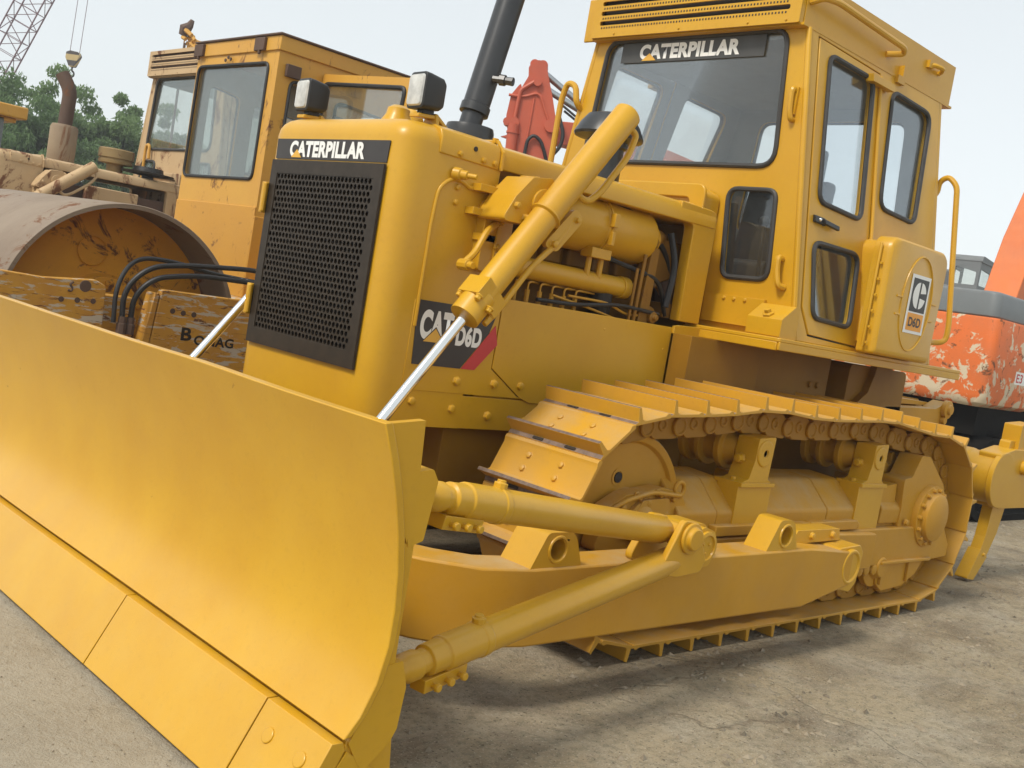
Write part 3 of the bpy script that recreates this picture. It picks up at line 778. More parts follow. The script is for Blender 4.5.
    for r_ in range(rows):
        off = cw*.5 if r_ % 2 else 0.
        for c_ in range(cols):
            cy, cz = hy0+off+(c_+.5)*cw, hz0+(r_+.5)*ch
            hole = [(cy+cw*.40*math.cos(a), cz+ch*.44*math.sin(a)) for a in [math.pi/4+k*math.pi/4 for k in range(8)]]
            sq = [(cy+cw/2, cz+ch/2), (cy, cz+ch/2), (cy-cw/2, cz+ch/2), (cy-cw/2, cz), (cy-cw/2, cz-ch/2), (cy, cz-ch/2), (cy+cw/2, cz-ch/2), (cy+cw/2, cz)]
            A = [gr.bm.verts.new((FX-.003, *p)) for p in sq]; B = [gr.bm.verts.new((FX-.003, *p)) for p in hole]; C = [gr.bm.verts.new((FX-.010, *p)) for p in hole]
            for k in range(8):
                gr.face([A[k], A[(k+1) % 8], B[(k+1) % 8], B[k]]); gr.face([B[k], B[(k+1) % 8], C[(k+1) % 8], C[k]])
        # half cell filler
        fy = hy0 if off else hy0+cols*cw
        gr.face([gr.bm.verts.new(p) for p in (V(FX-.003, fy, hz0+r_*ch), V(FX-.003, fy+cw*.5, hz0+r_*ch), V(FX-.003, fy+cw*.5, hz0+(r_+1)*ch), V(FX-.003, fy, hz0+(r_+1)*ch))])
    gl = gr.build('grille', M_grille, root, 0, smooth=0)
    k = MB(); k.plate(rect(gy0+.01, gy1-.01, gz0+.01, gz1-.01), [], lambda a, b, w: V(3.3590-w, a, b), .004); k.build('radiator_core', M_core_shade, gl)
    k = MB()
    for z in (1.56, 1.13):
        k = MB(); k.box(3.355, 3.385, gy0-.034, gy0-.004, z-.065, z+.065); k.tube((3.386, gy0-.002, z-.06), (3.386, gy0-.002, z+.06), .010, n=10); k.build('hinge', MP, gl, .003)
    # side decal
    d = MB(); yd = .4735
    def dp(pts, m, w): d.prism(pts, 'Y', yd+w, yd+w+.001, m)
    nb = MB()
    de = MB()
    de.prism([(3.178, 1.253), (3.161, 1.006), (2.915, 1.006), (2.79, 1.16), (2.765, 1.235), (2.765, 1.253)], 'Y', yd, yd+.0015)
    dcl = de.build('decal', M_dec, root, smooth=0)
    q = MB(); q.prism([(2.910, 1.006), (2.838, 1.006), (2.735, 1.117), (2.760, 1.195)], 'Y', yd, yd+.0018); q.build('red_stripe', M_red, dcl, smooth=0)
    lettering('CAT', '', .115, 1, (3.150, yd+.0015, 1.105), (-1, 0, 0), (0, 0, 1), M_wht, dcl, .055, .001, width=.165)
    lettering('D6D', '', .082, 1, (2.962, yd+.0015, 1.095), (-1, 0, 0), (0, 0, 1), M_wht, dcl, .05, .001, width=.135)
    q = MB(); q.prism([(3.125, 1.097), (3.02, 1.097), (3.07, 1.150)], 'Y', yd+.003, yd+.0038); q.prism([(3.131, 1.0945), (3.013, 1.0945), (3.07, 1.157)], 'Y', yd+.0026, yd+.0030, 1); q.build('emblem', [M_tri, M_dec], dcl, smooth=0)
    # ---------------- headlights
    for y in (-.43, .36):
        l = MB()
        sec = rpoly(rect(-.052, .052, -.064, .064), .018, 4)
        cl, sl = math.cos(R(4)), math.sin(R(4))
        def lp(x, a, b): return V(3.195+x*cl+a*sl, y-x*sl+a*cl, 2.025+b)
        l.rings([[lp(-.050, a*.72, b*.72) for a, b in sec], [lp(-.030, a*.95, b*.95) for a, b in sec], [lp(.03, a*1.06, b*1.06) for a, b in sec], [lp(.055, a*1.08, b*1.08) for a, b in sec], [lp(.058, a*.98, b*.98) for a, b in sec]])
        l.box(3.17, 3.225, y-.018, y+.018, 1.945, 1.975)
        hd = l.build('headlight', M_blk, root, .002)
        l = MB(); l.rings([[lp(.0585, a*.93, b*.93) for a, b in sec], [lp(.066, a*.86, b*.86) for a, b in sec], [lp(.070, a*.5, b*.5) for a, b in sec]])
        l.build('lens', M_lens, hd)
        l = MB(); l.prism(rpoly([(y-.05, 1.895), (y+.05, 1.895), (y+.03, 1.955), (y-.03, 1.955)], .01), 'X', 3.155, 3.17)
        l.prism([(3.25, 1.94), (3.15, 1.95), (3.08, 1.905), (3.09, 1.895), (3.155, 1.935), (3.25, 1.925)], 'Y', y-.028, y+.028)
        l.build('bracket', MP, hd, .003)
    l = MB(); l.lathe((3.20, .195, 1.897), (0, 0, 1), [(.066, 0), (.063, .02), (.048, .045), (.044, .07), (.025, .082), (.001, .085)], 24)
    l.build('radiator_cap', MP, root)
    build_stack(root, M_stk); build_precleaner(root, M_stk, M_blk)
    # ---------------- lift cylinders
    for s in (1, -1): build_lift(root, MP, s, M_chr)
    # ---------------- engine
    e = MB()
    e.box(1.6, 2.85, -.26, .26, .95, 1.60)
    e.box(1.7, 2.8, -.20, .20, 1.60, 1.74)
    for k in range(6):
        x = 2.66-k*.165; e.prism(rpoly(rect(x-.06, x+.06, .20, .30), .02), 'Z', 1.50, 1.66)
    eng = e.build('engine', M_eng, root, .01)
    e = MB()
    e.lathe((1.80, .33, 1.70), (1, 0, 0), [(.03, -.07), (.075, -.068), (.078, -.005), (.115, 0), (.130, .03), (.130, .33), (.134, .335), (.134, .36), (.126, .365), (.126, .55), (.10, .60), (.04, .61)], 30)
    e.pipe([V(2.15+0*math.cos(k/20*6.283), .33+.137*math.cos(k/20*6.283), 1.70+.137*math.sin(k/20*6.283)) for k in range(20)], .006, 6, closed=True)
    e.box(2.135, 2.165, .455, .485, 1.70, 1.76); e.box(2.14, 2.16, .455, .48, 1.62, 1.68)
    e.build('air_cleaner', MP, eng, .002)
    e = MB()
    e.tube((1.90, .37, 1.452), (2.78, .37, 1.452), .046, n=18)
    e.lathe((1.88, .37, 1.452), (1, 0, 0), [(.03, 0), (.052, .01), (.052, .06)], 18)
    for x in (2.2, 2.12): e.tube((x, .40, 1.47), (x, .40, 1.57), .014, n=10)
    e.box(2.10, 2.23, .37, .44, 1.555, 1.60)
    e.build('intake_manifold', MP, eng, .003)
    e = MB()
    for k in range(6):
        x = 2.62-k*.075
        e.tube((x, .40, 1.27), (x, .40, 1.365), .011, n=8); e.pipe(rpath([V(x, .40, 1.36), V(x, .40, 1.395), V(x-.03, .39, 1.40), V(x-.10-.03*k, .33, 1.40)], .02), .005, 6)
    e.box(2.15, 2.68, .34, .44, 1.18, 1.285)
    e.pipe(rpath([V(2.3, .41, 1.37), V(2.05, .42, 1.37), V(1.9, .42, 1.33), V(1.8, .42, 1.34)], .05), .006, 6)
    e.pipe(rpath([V(2.4, .41, 1.36), V(2.15, .42, 1.33), V(1.95, .42, 1.30)], .05), .006, 6)
    e.build('fuel_pump', M_yeld, eng)
    e = MB()
    e.prism([(1.83, 1.30), (1.76, 1.30), (1.755, 1.66), (1.81, 1.66)], 'Y', .36, .43)
    e.tube((1.875, .44, 1.28), (1.865, .44, 1.62), .010, n=8); e.tube((1.91, .44, 1.28), (1.905, .44, 1.55), .008, n=8)
    e.lathe((1.74, .42, 1.34), (0, 1, 0), [(.05, -.06), (.05, .0), (.028, .005), (.028, .03), (.014, .032), (.014, .05)], 14)
    e.pipe(rpath([V(1.80, .38, 1.66), V(1.72, .36, 1.72), V(1.62, .30, 1.72)], .05), .04, 12)
    e.box(1.45, 1.62, .28, .40, 1.35, 1.42, 0)
    e.pipe(rpath([V(1.75, .36, 1.47), V(1.68, .38, 1.50), V(1.60, .36, 1.46)], .03), .014, 8)
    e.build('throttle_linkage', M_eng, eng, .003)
    f = MB(); f.box(1.425, 1.44, -.40, .40, 1.28, 1.88); f.build('bulkhead', M_hull, eng)
    for pts, r_ in (([(2.70, .30, 1.74), (2.45, .36, 1.80), (1.95, .40, 1.80), (1.62, .36, 1.66), (1.50, .33, 1.45)], .014), ([(2.60, .28, 1.68), (2.3, .30, 1.62), (2.0, .40, 1.56), (1.72, .43, 1.52), (1.60, .40, 1.36)], .011), ([(2.5, .42, 1.33), (2.28, .44, 1.335), (2.0, .445, 1.37), (1.70, .44, 1.36)], .009), ([(1.66, .40, 1.75), (1.63, .44, 1.60), (1.655, .44, 1.40)], .016)):
        f = MB(); f.pipe(rpath([V(*q_) for q_ in pts], .08), r_, 8); f.build('hose', M_rub, eng)
    f = MB(); f.lathe((2.02, .345, 1.30), (0, 0, 1), [(.05, 0), (.055, .01), (.055, .11), (.03, .125), (.02, .14)], 18); f.build('fuel_filter', M_dark, eng)
    f = MB(); f.lathe((1.545, .33, 1.36), (0, 0, 1), [(.05, 0), (.055, .01), (.055, .16), (.025, .175)], 18); f.build('oil_filter', M_rustp_shade, eng)
    f = MB(); f.prism(rpoly([(1.74, 1.72), (1.48, 1.72), (1.48, 1.56), (1.66, 1.50), (1.74, 1.60)], .03), 'Y', .18, .36); f.build('exhaust_elbow', M_eng, eng, .01)
    # ---------------- cab
    cab, vis = build_cab(root, MP)
    w = MB(); w.plate(rect(-.487, .452, 2.705, 2.818), [], lambda a, b, d_: V(1.2585-d_, a, b), .001)
    ws = w.build('sun_strip', plain('sun_strip_film', (.060, .060, .058), .5), root, smooth=0)
    lettering('CATERPILLAR', '', .082, 1, (1.2595, -.355, 2.718), (0, 1, 0), (0, 0, 1), M_wht, ws, .05, .0015, width=.66)
    w = MB(); w.prism([(-.335, 2.712), (-.235, 2.712), (-.285, 2.752)], 'X', 1.2615, 1.2625); w.build('emblem', M_tri, ws)
    # roof rail, hooks
    v = MB()
    W = .676
    v.pipe(rpath([V(1.27, W, 2.945), V(1.27, W+.07, 2.96), V(1.15, W+.075, 2.975), V(.46, W+.075, 2.955), V(.42, W+.06, 2.935), V(.50, W, 2.915)], .05), .016, 10)
    v.pipe(rpath([V(.02, W, 2.99), V(.0, W+.03, 2.99), V(-.06, W+.05, 2.985), V(-.10, W+.02, 2.98), V(-.10, W, 2.97)], .03), .013, 8)
    v.box(.0, .05, W, W+.02, 2.97, 3.01)
    v.prism([(.38, 2.80), (.30, 2.80), (.30, 2.90), (.335, 2.90), (.335, 2.84), (.38, 2.84)], 'Y', W-.02, W+.03)
    v.build('roof_rail', MP, vis, .002)
    v = MB()
    def grab(pts, r): v.pipe(rpath(pts, .03), r, 8); return v
    grab([V(1.262, .682, 2.52), V(1.295, .68, 2.535), V(1.297, .677, 2.50), V(1.295, .683, 2.42), V(1.285, .69, 2.385), V(1.262, .69, 2.385)], .014)
    v.box(1.262, 1.278, .665, .70, 2.41, 2.54); v.build('grab_handle', MP, root); v = MB()
    grab([V(1.262, .776, 1.72), V(1.30, .776, 1.725), V(1.302, .78, 1.66), V(1.30, .80, 1.59), V(1.262, .815, 1.585)], .016)
    v.build('grab_handle', MP, root)
    v = MB()
    v.pipe(rpath([V(-.205, .72, 2.29), V(-.28, .722, 2.33), V(-.28, .722, 2.40), V(-.28, .77, 2.43), V(-.28, .83, 2.38), V(-.28, .943, 1.58), V(-.28, .94, 1.49), V(-.22, .90, 1.475), V(-.1, .90, 1.475)], .06), .016, 10)
    v.lathe((-.205, .72, 2.29), (-1, 0, 0), [(.03, 0), (.03, .012)], 12)
    v.build('grab_rail', MP, root)
    v = MB()
    v.pipe(rpath([V(1.30, -.86, 1.40), V(1.30, -.86, 2.50), V(1.30, -.83, 2.60), V(1.30, -.76, 2.58), V(1.30, -.735, 2.48), V(1.25, -.73, 2.45)], .06), .018, 10)
    v.build('grab_rail', MP, root)
    # lower front, bolts, rops mount, floor
    for s in (1, -1):
        v = MB()
        v.box(1.262, 1.285, s*.38, s*.735, 1.375, 1.515)
        for y in (.50, .56, .625): v.bolt((1.285, s*y, 1.50), (1, 0, 0), .009, .008)
        v.prism(rpoly([(1.40, 1.345), (1.40, 1.43), (1.30, 1.50), (1.26, 1.50), (1.26, 1.345)], .01), 'Y', s*.735, s*.925)
        v.lathe((1.37, s*.83, 1.44), (.6, 0, .8), [(.03, 0), (.03, .02), (.018, .022), (.018, .04)], 6)
        v.build('cab_mount', MP, root, .005)
    v = MB()
    v.prism(rpoly([(1.42, -.945), (1.42, .945), (-.56, .945), (-.56, -.945)], .02), 'Z', 1.325, 1.345)
    for s in (1, -1): v.box(-.55, 1.415, s*.930, s*.945, 1.288, 1.326); v.box(1.40, 1.42, s*.36, s*.93, 1.285, 1.326)
    v.build('platform', MP, root, .004)
    # side box with badge
    v = MB()
    sec = rpoly([(.72, 1.347), (.735, 1.945), (.085, 1.945), (.10, 1.347)], [.02, .09, .09, .02], 6)
    for s in (-1, 1):
        v = MB()
        v.rings([[V(x, s*y, z) for x, z in [(.4+(x-.4)*k, 1.64+(z-1.64)*k) for x, z in sec]] for y, k in ((.945, 1.), (1.015, 1.), (1.035, .985), (1.045, .95))])
        v.rings([[V(x, s*y, z) for x, z in [(.36+(x-.4)*.86, 1.64+(z-1.64)*.96) for x, z in sec]] for y in (.80, .95)])
        v.pipe([V(.745, s*.99, z) for z in (1.38, 1.90)], .008, 8)
        for z in (1.40, 1.48, 1.56, 1.64, 1.72, 1.80): v.box(.738, .748, s*1.0, s*1.012, z-.006, z+.006)
        bx = v.build('side_box', MP, root, .004, smooth=50)
    v = MB()
    v.pipe([V(.375+.165*math.cos(k/36*6.283), 1.045, 1.64+.245*math.sin(k/36*6.283)) for k in range(36)], .006, 6, closed=True)
    for x, z in ((.57, 1.66), (.18, 1.66), (.56, 1.57), (.19, 1.57)): v.pipe([V(x-.025, 1.045, z), V(x+.025, 1.045, z)], .006, 6)
    v.build('embossed_ring', MP, bx)
    v = MB(); v.prism([(.472, 1.79), (.262, 1.79), (.255, 1.487), (.470, 1.487)], 'Y', 1.0475, 1.0490); st = v.build('badge', M_wht, bx, smooth=0)
    v = MB(); v.prism([(.452, 1.772), (.280, 1.772), (.277, 1.600), (.451, 1.600)], 'Y', 1.0495, 1.0500); v.build('emblem_field', M_blk, bx, smooth=0)
    v = MB()
    def half(sg, off):
        pts = []
        for k in range(13):
            a = R(90)-R(180)*k/12; pts.append((.365+off-sg*.062*math.cos(a), 1.686+.068*math.sin(a)))
        return pts
    v.prism(half(-1, .008), 'Y', 1.0503, 1.0508)
    hh = half(1, -.010)
    v.prism([p for p in hh if p[1] > 1.698]+[(.355, 1.698)], 'Y', 1.0503, 1.0508); v.prism([p for p in hh if p[1] < 1.674]+[(.355, 1.674)], 'Y', 1.0503, 1.0508)
    v.build('emblem', M_wht, bx, smooth=0)
    v = MB(); v.prism([(.452, 1.592), (.277, 1.592), (.275, 1.502), (.450, 1.502)], 'Y', 1.0495, 1.0500); v.build('emblem_field', M_org, bx, smooth=0)
    lettering('D6D', '', .05, 1, (.432, 1.0502, 1.522), (-1, 0, 0), (0, 0, 1), M_blk, bx, .03, .0008, width=.135)
    # seat and controls
    v = MB()
    v.prism(rpoly([(.15, 1.62), (.65, 1.62), (.66, 1.76), (.15, 1.74)], .04), 'Y', -.27, .27)
    v.prism(rpoly([(.10, 1.70), (.24, 1.72), (.15, 2.30), (.03, 2.30)], .04), 'Y', -.26, .26); v.box(.2, .6, -.2, .2, 1.36, 1.62)
    v.prism(rpoly([(.0, 2.30), (.10, 2.30), (.08, 2.50), (.0, 2.50)], .03), 'Y', -.15, .15)
    v.build('seat', M_seat, root, .01)
    v = MB()
    v.prism(rpoly([(.98, 1.36), (1.2, 1.36), (1.2, 1.98), (1.08, 2.0)], .02), 'Y', -.30, .34)
    v.build('dashboard', M_seat, root, .004)
    for y, x in ((.40, .85), (-.4, .8), (.48, .7)): v = MB(); v.tube((x, y, 1.36), (x+.06, y, 1.92), .012, n=8); v.ball((x+.065, y, 1.94), .028); v.build('control_lever', M_seat, root)
    # ---------------- tracks
    tl, proto = build_track(root, M_shoe, .94); build_track(root, M_shoe, -.94, proto)
    for s in (1, -1): build_undercarriage(root, s)
    # ---------------- blade
    prof = [(4.222, .234), (4.185, .285), (4.152, .36), (4.134, .45), (4.132, .54), (4.140, .63), (4.157, .72), (4.182, .81), (4.214, .90), (4.252, .985)]
    def blade_section(t): return [(x, z) for x, z in prof]+[(x-t, z+.004) for x, z in prof[::-1]]
    b = MB(); BY = 1.763; steps = 24; rgb = random.Random(5)
    rings = []
    for i in range(steps+1):
        y = -BY+2*BY*i/steps; pts = blade_section(.022); wob = .004*noise.noise(V(y*1.7, 0, 4))
        rings.append([V(x+.006*noise.noise(V(y*1.1, z*2.3, 1)), y, z+(wob if z > .9 else 0)) for x, z in pts])
    b.rings(rings)
    b.box(4.02, 4.12, -1.4, 1.4, .42, .52); b.box(4.03, 4.145, -1.4, 1.4, .66, .78)
    b.prism([(4.05, .10), (4.20, .13), (4.203, .22), (4.17, .27), (4.07, .25)], 'Y', -1.75, 1.75)
    blade = b.build('blade', M_blade, root, .003, smooth=40)
    for s in (1, -1):
        b = MB()
        b.prism([(4.225, .985), (4.195, .88), (4.165, .78), (4.125, .70), (4.120, .88), (4.128, .996)], 'Y', s*1.735, s*1.758)
        b.prism(rpoly([(4.150, .868), (4.078, .880), (4.058, .850), (4.075, .705), (4.120, .690), (4.130, .75)], .008), 'Y', s*1.56, s*1.757)
        b.prism(rpoly([(4.125, .40), (4.075, .408), (4.052, .34), (4.060, .235), (4.078, .20), (4.15, .14), (4.20, .22), (4.15, .33)], .008), 'Y', s*1.56, s*1.757)
        b.prism([(4.129, .70), (4.10, .70), (4.098, .40), (4.126, .38)], 'Y', s*1.735, s*1.755)
        b.prism([(4.20, .20), (4.11, .14), (4.13, .03), (4.31, .03)], 'Y', s*1.735, s*1.756)
        for p_ in ((4.060, 1.70, .840), (4.070, 1.70, .72), (4.056, 1.70, .36), (4.058, 1.70, .25)): b.bolt((p_[0], s*p_[1], p_[2]), (-1, 0, 0), .016, .02)
        b.build('end_bracket', M_yel, blade, .004)
    # cutting edges
    cuts = [(-1.755, -1.470), (-1.464, -.642), (-.636, .636), (.642, 1.464), (1.470, 1.755)]
    for i, (a, c_) in enumerate(cuts):
        b = MB()
        b.prism([(4.246, .226), (4.352, .020), (4.335, .008), (4.300, .012), (4.205, .205), (4.215, .226)], 'Y', a, c_)
        dn = V(.205, 0, .108).normalized()
        nb_ = max(2, int((c_-a)/.18))
        for k in range(nb_):
            y = a+(c_-a)*(k+.5)/nb_; z = .155
            for (x, z) in (((4.2805, .155),) if 0 < i < 4 else ((4.2805, .165), (4.304, .11))):
                b.lathe(V(x, y+(.02 if z < .12 else 0), z), dn, [(.021, -.003), (.020, .0012), (.012, .0018), (.0, .0018)], 14)
        b.build('cutting_edge', M_blade, blade, .002)
    # ---------------- C-frame
    a = MB(); pth = [V(1.22, 1.325), V(1.60, 1.325), V(3.27, 1.325), V(3.43, 1.285), V(3.54, 1.18), V(3.80, .78), V(3.90, .45), V(3.92, 0)]
    pth = pth+[V(p.x, -p.y) for p in pth[::-1][1:]]
    rings = []
    for i, p in enumerate(pth):
        t0 = (p-pth[i-1]).normalized() if i else (pth[1]-p).normalized(); t1 = (pth[i+1]-p).normalized() if i < len(pth)-1 else t0
        t = (t0+t1).normalized(); nrm = V(-t.y, t.x, 0)*(.078/max(.5, t.dot(t0)))
        z0, z1 = (.30, .455) if abs(p.x) < 1.3 else (.228, .485)
        P3 = V(p.x, p.y, 0)
        rings.append([P3-nrm+V(0, 0, z0), P3+nrm+V(0, 0, z0), P3+nrm+V(0, 0, z1), P3-nrm+V(0, 0, z1)])
    a.rings(rings)
    cf = a.build('push_frame', M_yeld, root, .008)
    for s in (1, -1):
        b = MB()
        # bored lugs
        def lug(x0, x1, xt0, xt1, z0, zt, hx, hz, hr, y0, y1):
            out = rpoly([(x0, z0), (xt0, zt), (xt1, zt), (x1, z0)], [0, .03, .06, 0], 5)
            hole = [(hx+hr*math.cos(k/18*6.283), hz+hr*math.sin(k/18*6.283)) for k in range(18)]
            b.plate(out, [hole], lambda x, z, w: V(x, s*(y1-w), z), y1-y0)
            b.pipe([V(hx+(hr+.008)*math.cos(k/20*6.283), s*y1, hz+(hr+.008)*math.sin(k/20*6.283)) for k in range(20)], .006, 6, closed=True)
            b.lathe((hx, s*(y0+.03), hz), (0, s, 0), [(hr*.98, 0), (.001, .001)], 18)
        lug(3.30, 3.06, 3.24, 3.11, .483, .600, 3.185, .543, .034, 1.255, 1.395)
        b.build('pin_lug', M_yel, cf, .005); b = MB()
        lug(1.950, 1.710, 1.870, 1.765, .478, .612, 1.815, .545, .038, 1.285, 1.395)
        b.build('pin_lug', M_yel, cf, .005); b = MB()
        b.prism(rpoly([(1.60, .474), (1.56, .535), (1.20, .535), (1.18, .48)], .01), 'Y', s*1.20, s*1.30)
        for x in (1.44, 1.26): b.bolt((x, s*1.30, .508), (0, s, 0), .016, .012)
        b.build('bolted_block', M_yel, cf, .005)
        b = MB()
        b.prism(rpoly([(1.33, .29), (1.33, .47), (1.14, .48), (1.10, .44), (1.12, .30), (1.17, .26)], .03), 'Y', s*1.16, s*1.385)
        b.lathe((1.225, s*1.385, .385), (0, s, 0), [(.082, 0), (.080, .02), (.066, .022), (.064, .014), (.001, .014)], 26)
        b.build('trunnion', M_yel, cf, .006)
        # brace pin lug on the arm
        b = MB()
        b.prism(rpoly([(2.66, .482), (2.58, .575), (2.50, .612), (2.40, .612), (2.34, .55), (2.33, .482)], [0, .05, .05, .05, .04, 0]), 'Y', s*1.27, s*1.395)
        b.prism(rpoly([(2.56, .46), (2.40, .46), (2.365, .53), (2.39, .59), (2.46, .612), (2.54, .57)], .03), 'Y', s*1.395, s*1.44)
        b.lathe((2.445, s*1.44, .536), (0, s, 0), [(.060, 0), (.060, .012), (.047, .014), (.044, .006), (.001, .006)], 24)
        for an in (30, 150, 270): b.bolt((2.445+.022*math.cos(R(an)), s*1.445, .536+.022*math.sin(R(an))), (0, s, 0), .006, .005)
        b.build('brace_lug', M_yel, cf, .005)
        # braces
        def brace(name, p, q, r_, knob):
            b = MB(); p, q = V(p[0], s*p[1], p[2]), V(q[0], s*q[1], q[2]); d = (q-p).normalized(); L = (q-p).length
            b.lathe(p, d, [(.02, -.06), (.034, -.055), (.034, .02), (.040, .03), (.040, .07), (.033, .072), (.033, .10), (.043, .105), (.044, .16), (.049, .165), (.049, .30), (.052, .302), (.052, .325), (.048, .33), (.048, L-.05), (.036, L-.01), (.02, L)], 24)
            u_ = d.cross(V(0, s, 0)).normalized(); u_ = u_ if u_.z > 0 else -u_
            b.lathe(p+d*.31+u_*.045, u_, [(.020, 0), (.020, .018), (.013, .019), (.013, .026)], 10)
            w_ = d.cross(u_)
            # clamp ears with bolts underneath
            b.rings([[p+d*t-u_*(.040+.038*e_)+w_*k for k, e_ in ((-.03, 0), (.03, 0), (.026, 1), (-.026, 1))] for t in (.08, .24)])
            for t in (.11, .16, .21): b.lathe(p+d*t-u_*.062-w_*.045, w_, [(.011, 0), (.013, .004), (.013, .014), (.008, .016), (.008, .085), (.013, .087), (.011, .098)], 8)
            b.build(name, M_yel, root, .002)
        brace('brace', (4.02, 1.66, .795), (2.735, 1.47, .615), .048, 1)
        brace('brace', (4.01, 1.66, .335), (2.64, 1.50, .535), .048, 1)
        b = MB()
        b.prism(rpoly([(2.86, .49), (2.80, .60), (2.76, .675), (2.68, .665), (2.64, .60), (2.60, .53), (2.62, .485), (2.75, .475)], .03), 'Y', s*1.535, s*1.560)
        b.prism(rpoly([(2.86, .50), (2.80, .60), (2.76, .665), (2.68, .655), (2.64, .60), (2.62, .53), (2.75, .49)], .03), 'Y', s*1.395, s*1.425)
        b.tube((2.715, s*1.395, .612), (2.715, s*1.575, .612), .040, n=18); b.lathe((2.715, s*1.56, .612), (0, s, 0), [(.055, 0), (.055, .012), (.040, .014), (.038, .03), (.001, .031)], 22)
        b.build('brace_clevis', M_yel, root, .004)
    # ---------------- ripper
    r_ = MB()
    r_.lathe((-1.5, -.95, .69), (0, 1, 0), [(.165, 0), (.165, 1.62), (.172, 1.625), (.172, 1.68), (.165, 1.685), (.165, 1.86), (.185, 1.865), (.185, 1.90)], 32)
    r_.prism(rpoly([(-1.52, .50), (-1.40, .86), (-1.62, .90), (-2.0, .90), (-2.0, .50)], .02), 'Y', .80, .948)
    rip = r_.build('ripper_beam', M_yel, root, .006)
    for y in (.87, 0, -.87):
        q = MB()
        q.prism(rpoly([(-1.62, .95), (-1.55, .55), (-1.52, .30), (-1.47, .17), (-1.36, .03), (-1.43, .02), (-1.58, .13), (-1.70, .32), (-1.78, .60), (-1.84, .95)], .02), 'Y', y-.035, y+.035)
        q.prism(rpoly([(-1.475, .22), (-1.335, .025), (-1.45, .012), (-1.60, .16)], .012), 'Y', y-.042, y+.042)
        q.bolt((-1.53, y+.042, .18), (0, 1, 0), .012, .01)
        q.prism(rpoly([(-1.70, .85), (-1.70, 1.06), (-1.96, 1.08), (-1.96, .85)], .01), 'Y', y-.06, y+.06)
        q.lathe((-1.80, y+.06, .78), (0, 1, 0), [(.05, 0), (.05, .05), (.03, .052)], 16)
        q.build('ripper_shank', M_yel, rip, .005)
    q = MB()
    for s in (1, -1):
        q.prism(rpoly([(-.40, 1.06), (-1.10, 1.08), (-1.26, 1.14), (-1.30, 1.06), (-1.20, .98), (-.40, .92)], .03), 'Y', s*.50, s*.60)
        q.lathe((-1.22, s*.60, 1.085), (0, s, 0), [(.06, 0), (.06, .03), (.035, .034), (.03, .05)], 18); q.lathe((-1.20, s*.60, 1.01), (0, s, 0), [(.025, 0), (.025, .03)], 10)
        q.prism([(-.60, .45), (-.60, .60), (-1.45, .78), (-1.45, .62)], 'Y', s*.48, s*.58)
        q.prism([(-1.20, 1.12), (-1.15, 1.0), (-1.6, .78), (-1.66, .86)], 'Y', s*.30, s*.42)
    q.prism(rpoly([(-.42, 1.07), (-1.15, 1.09), (-1.2, 1.11), (-.42, 1.12)], .01), 'Y', -.5, .5)
    q.build('ripper_arm', M_yeld, rip, .006)
    ORG = V(0, 0, 0)
    return root
main_dozer()

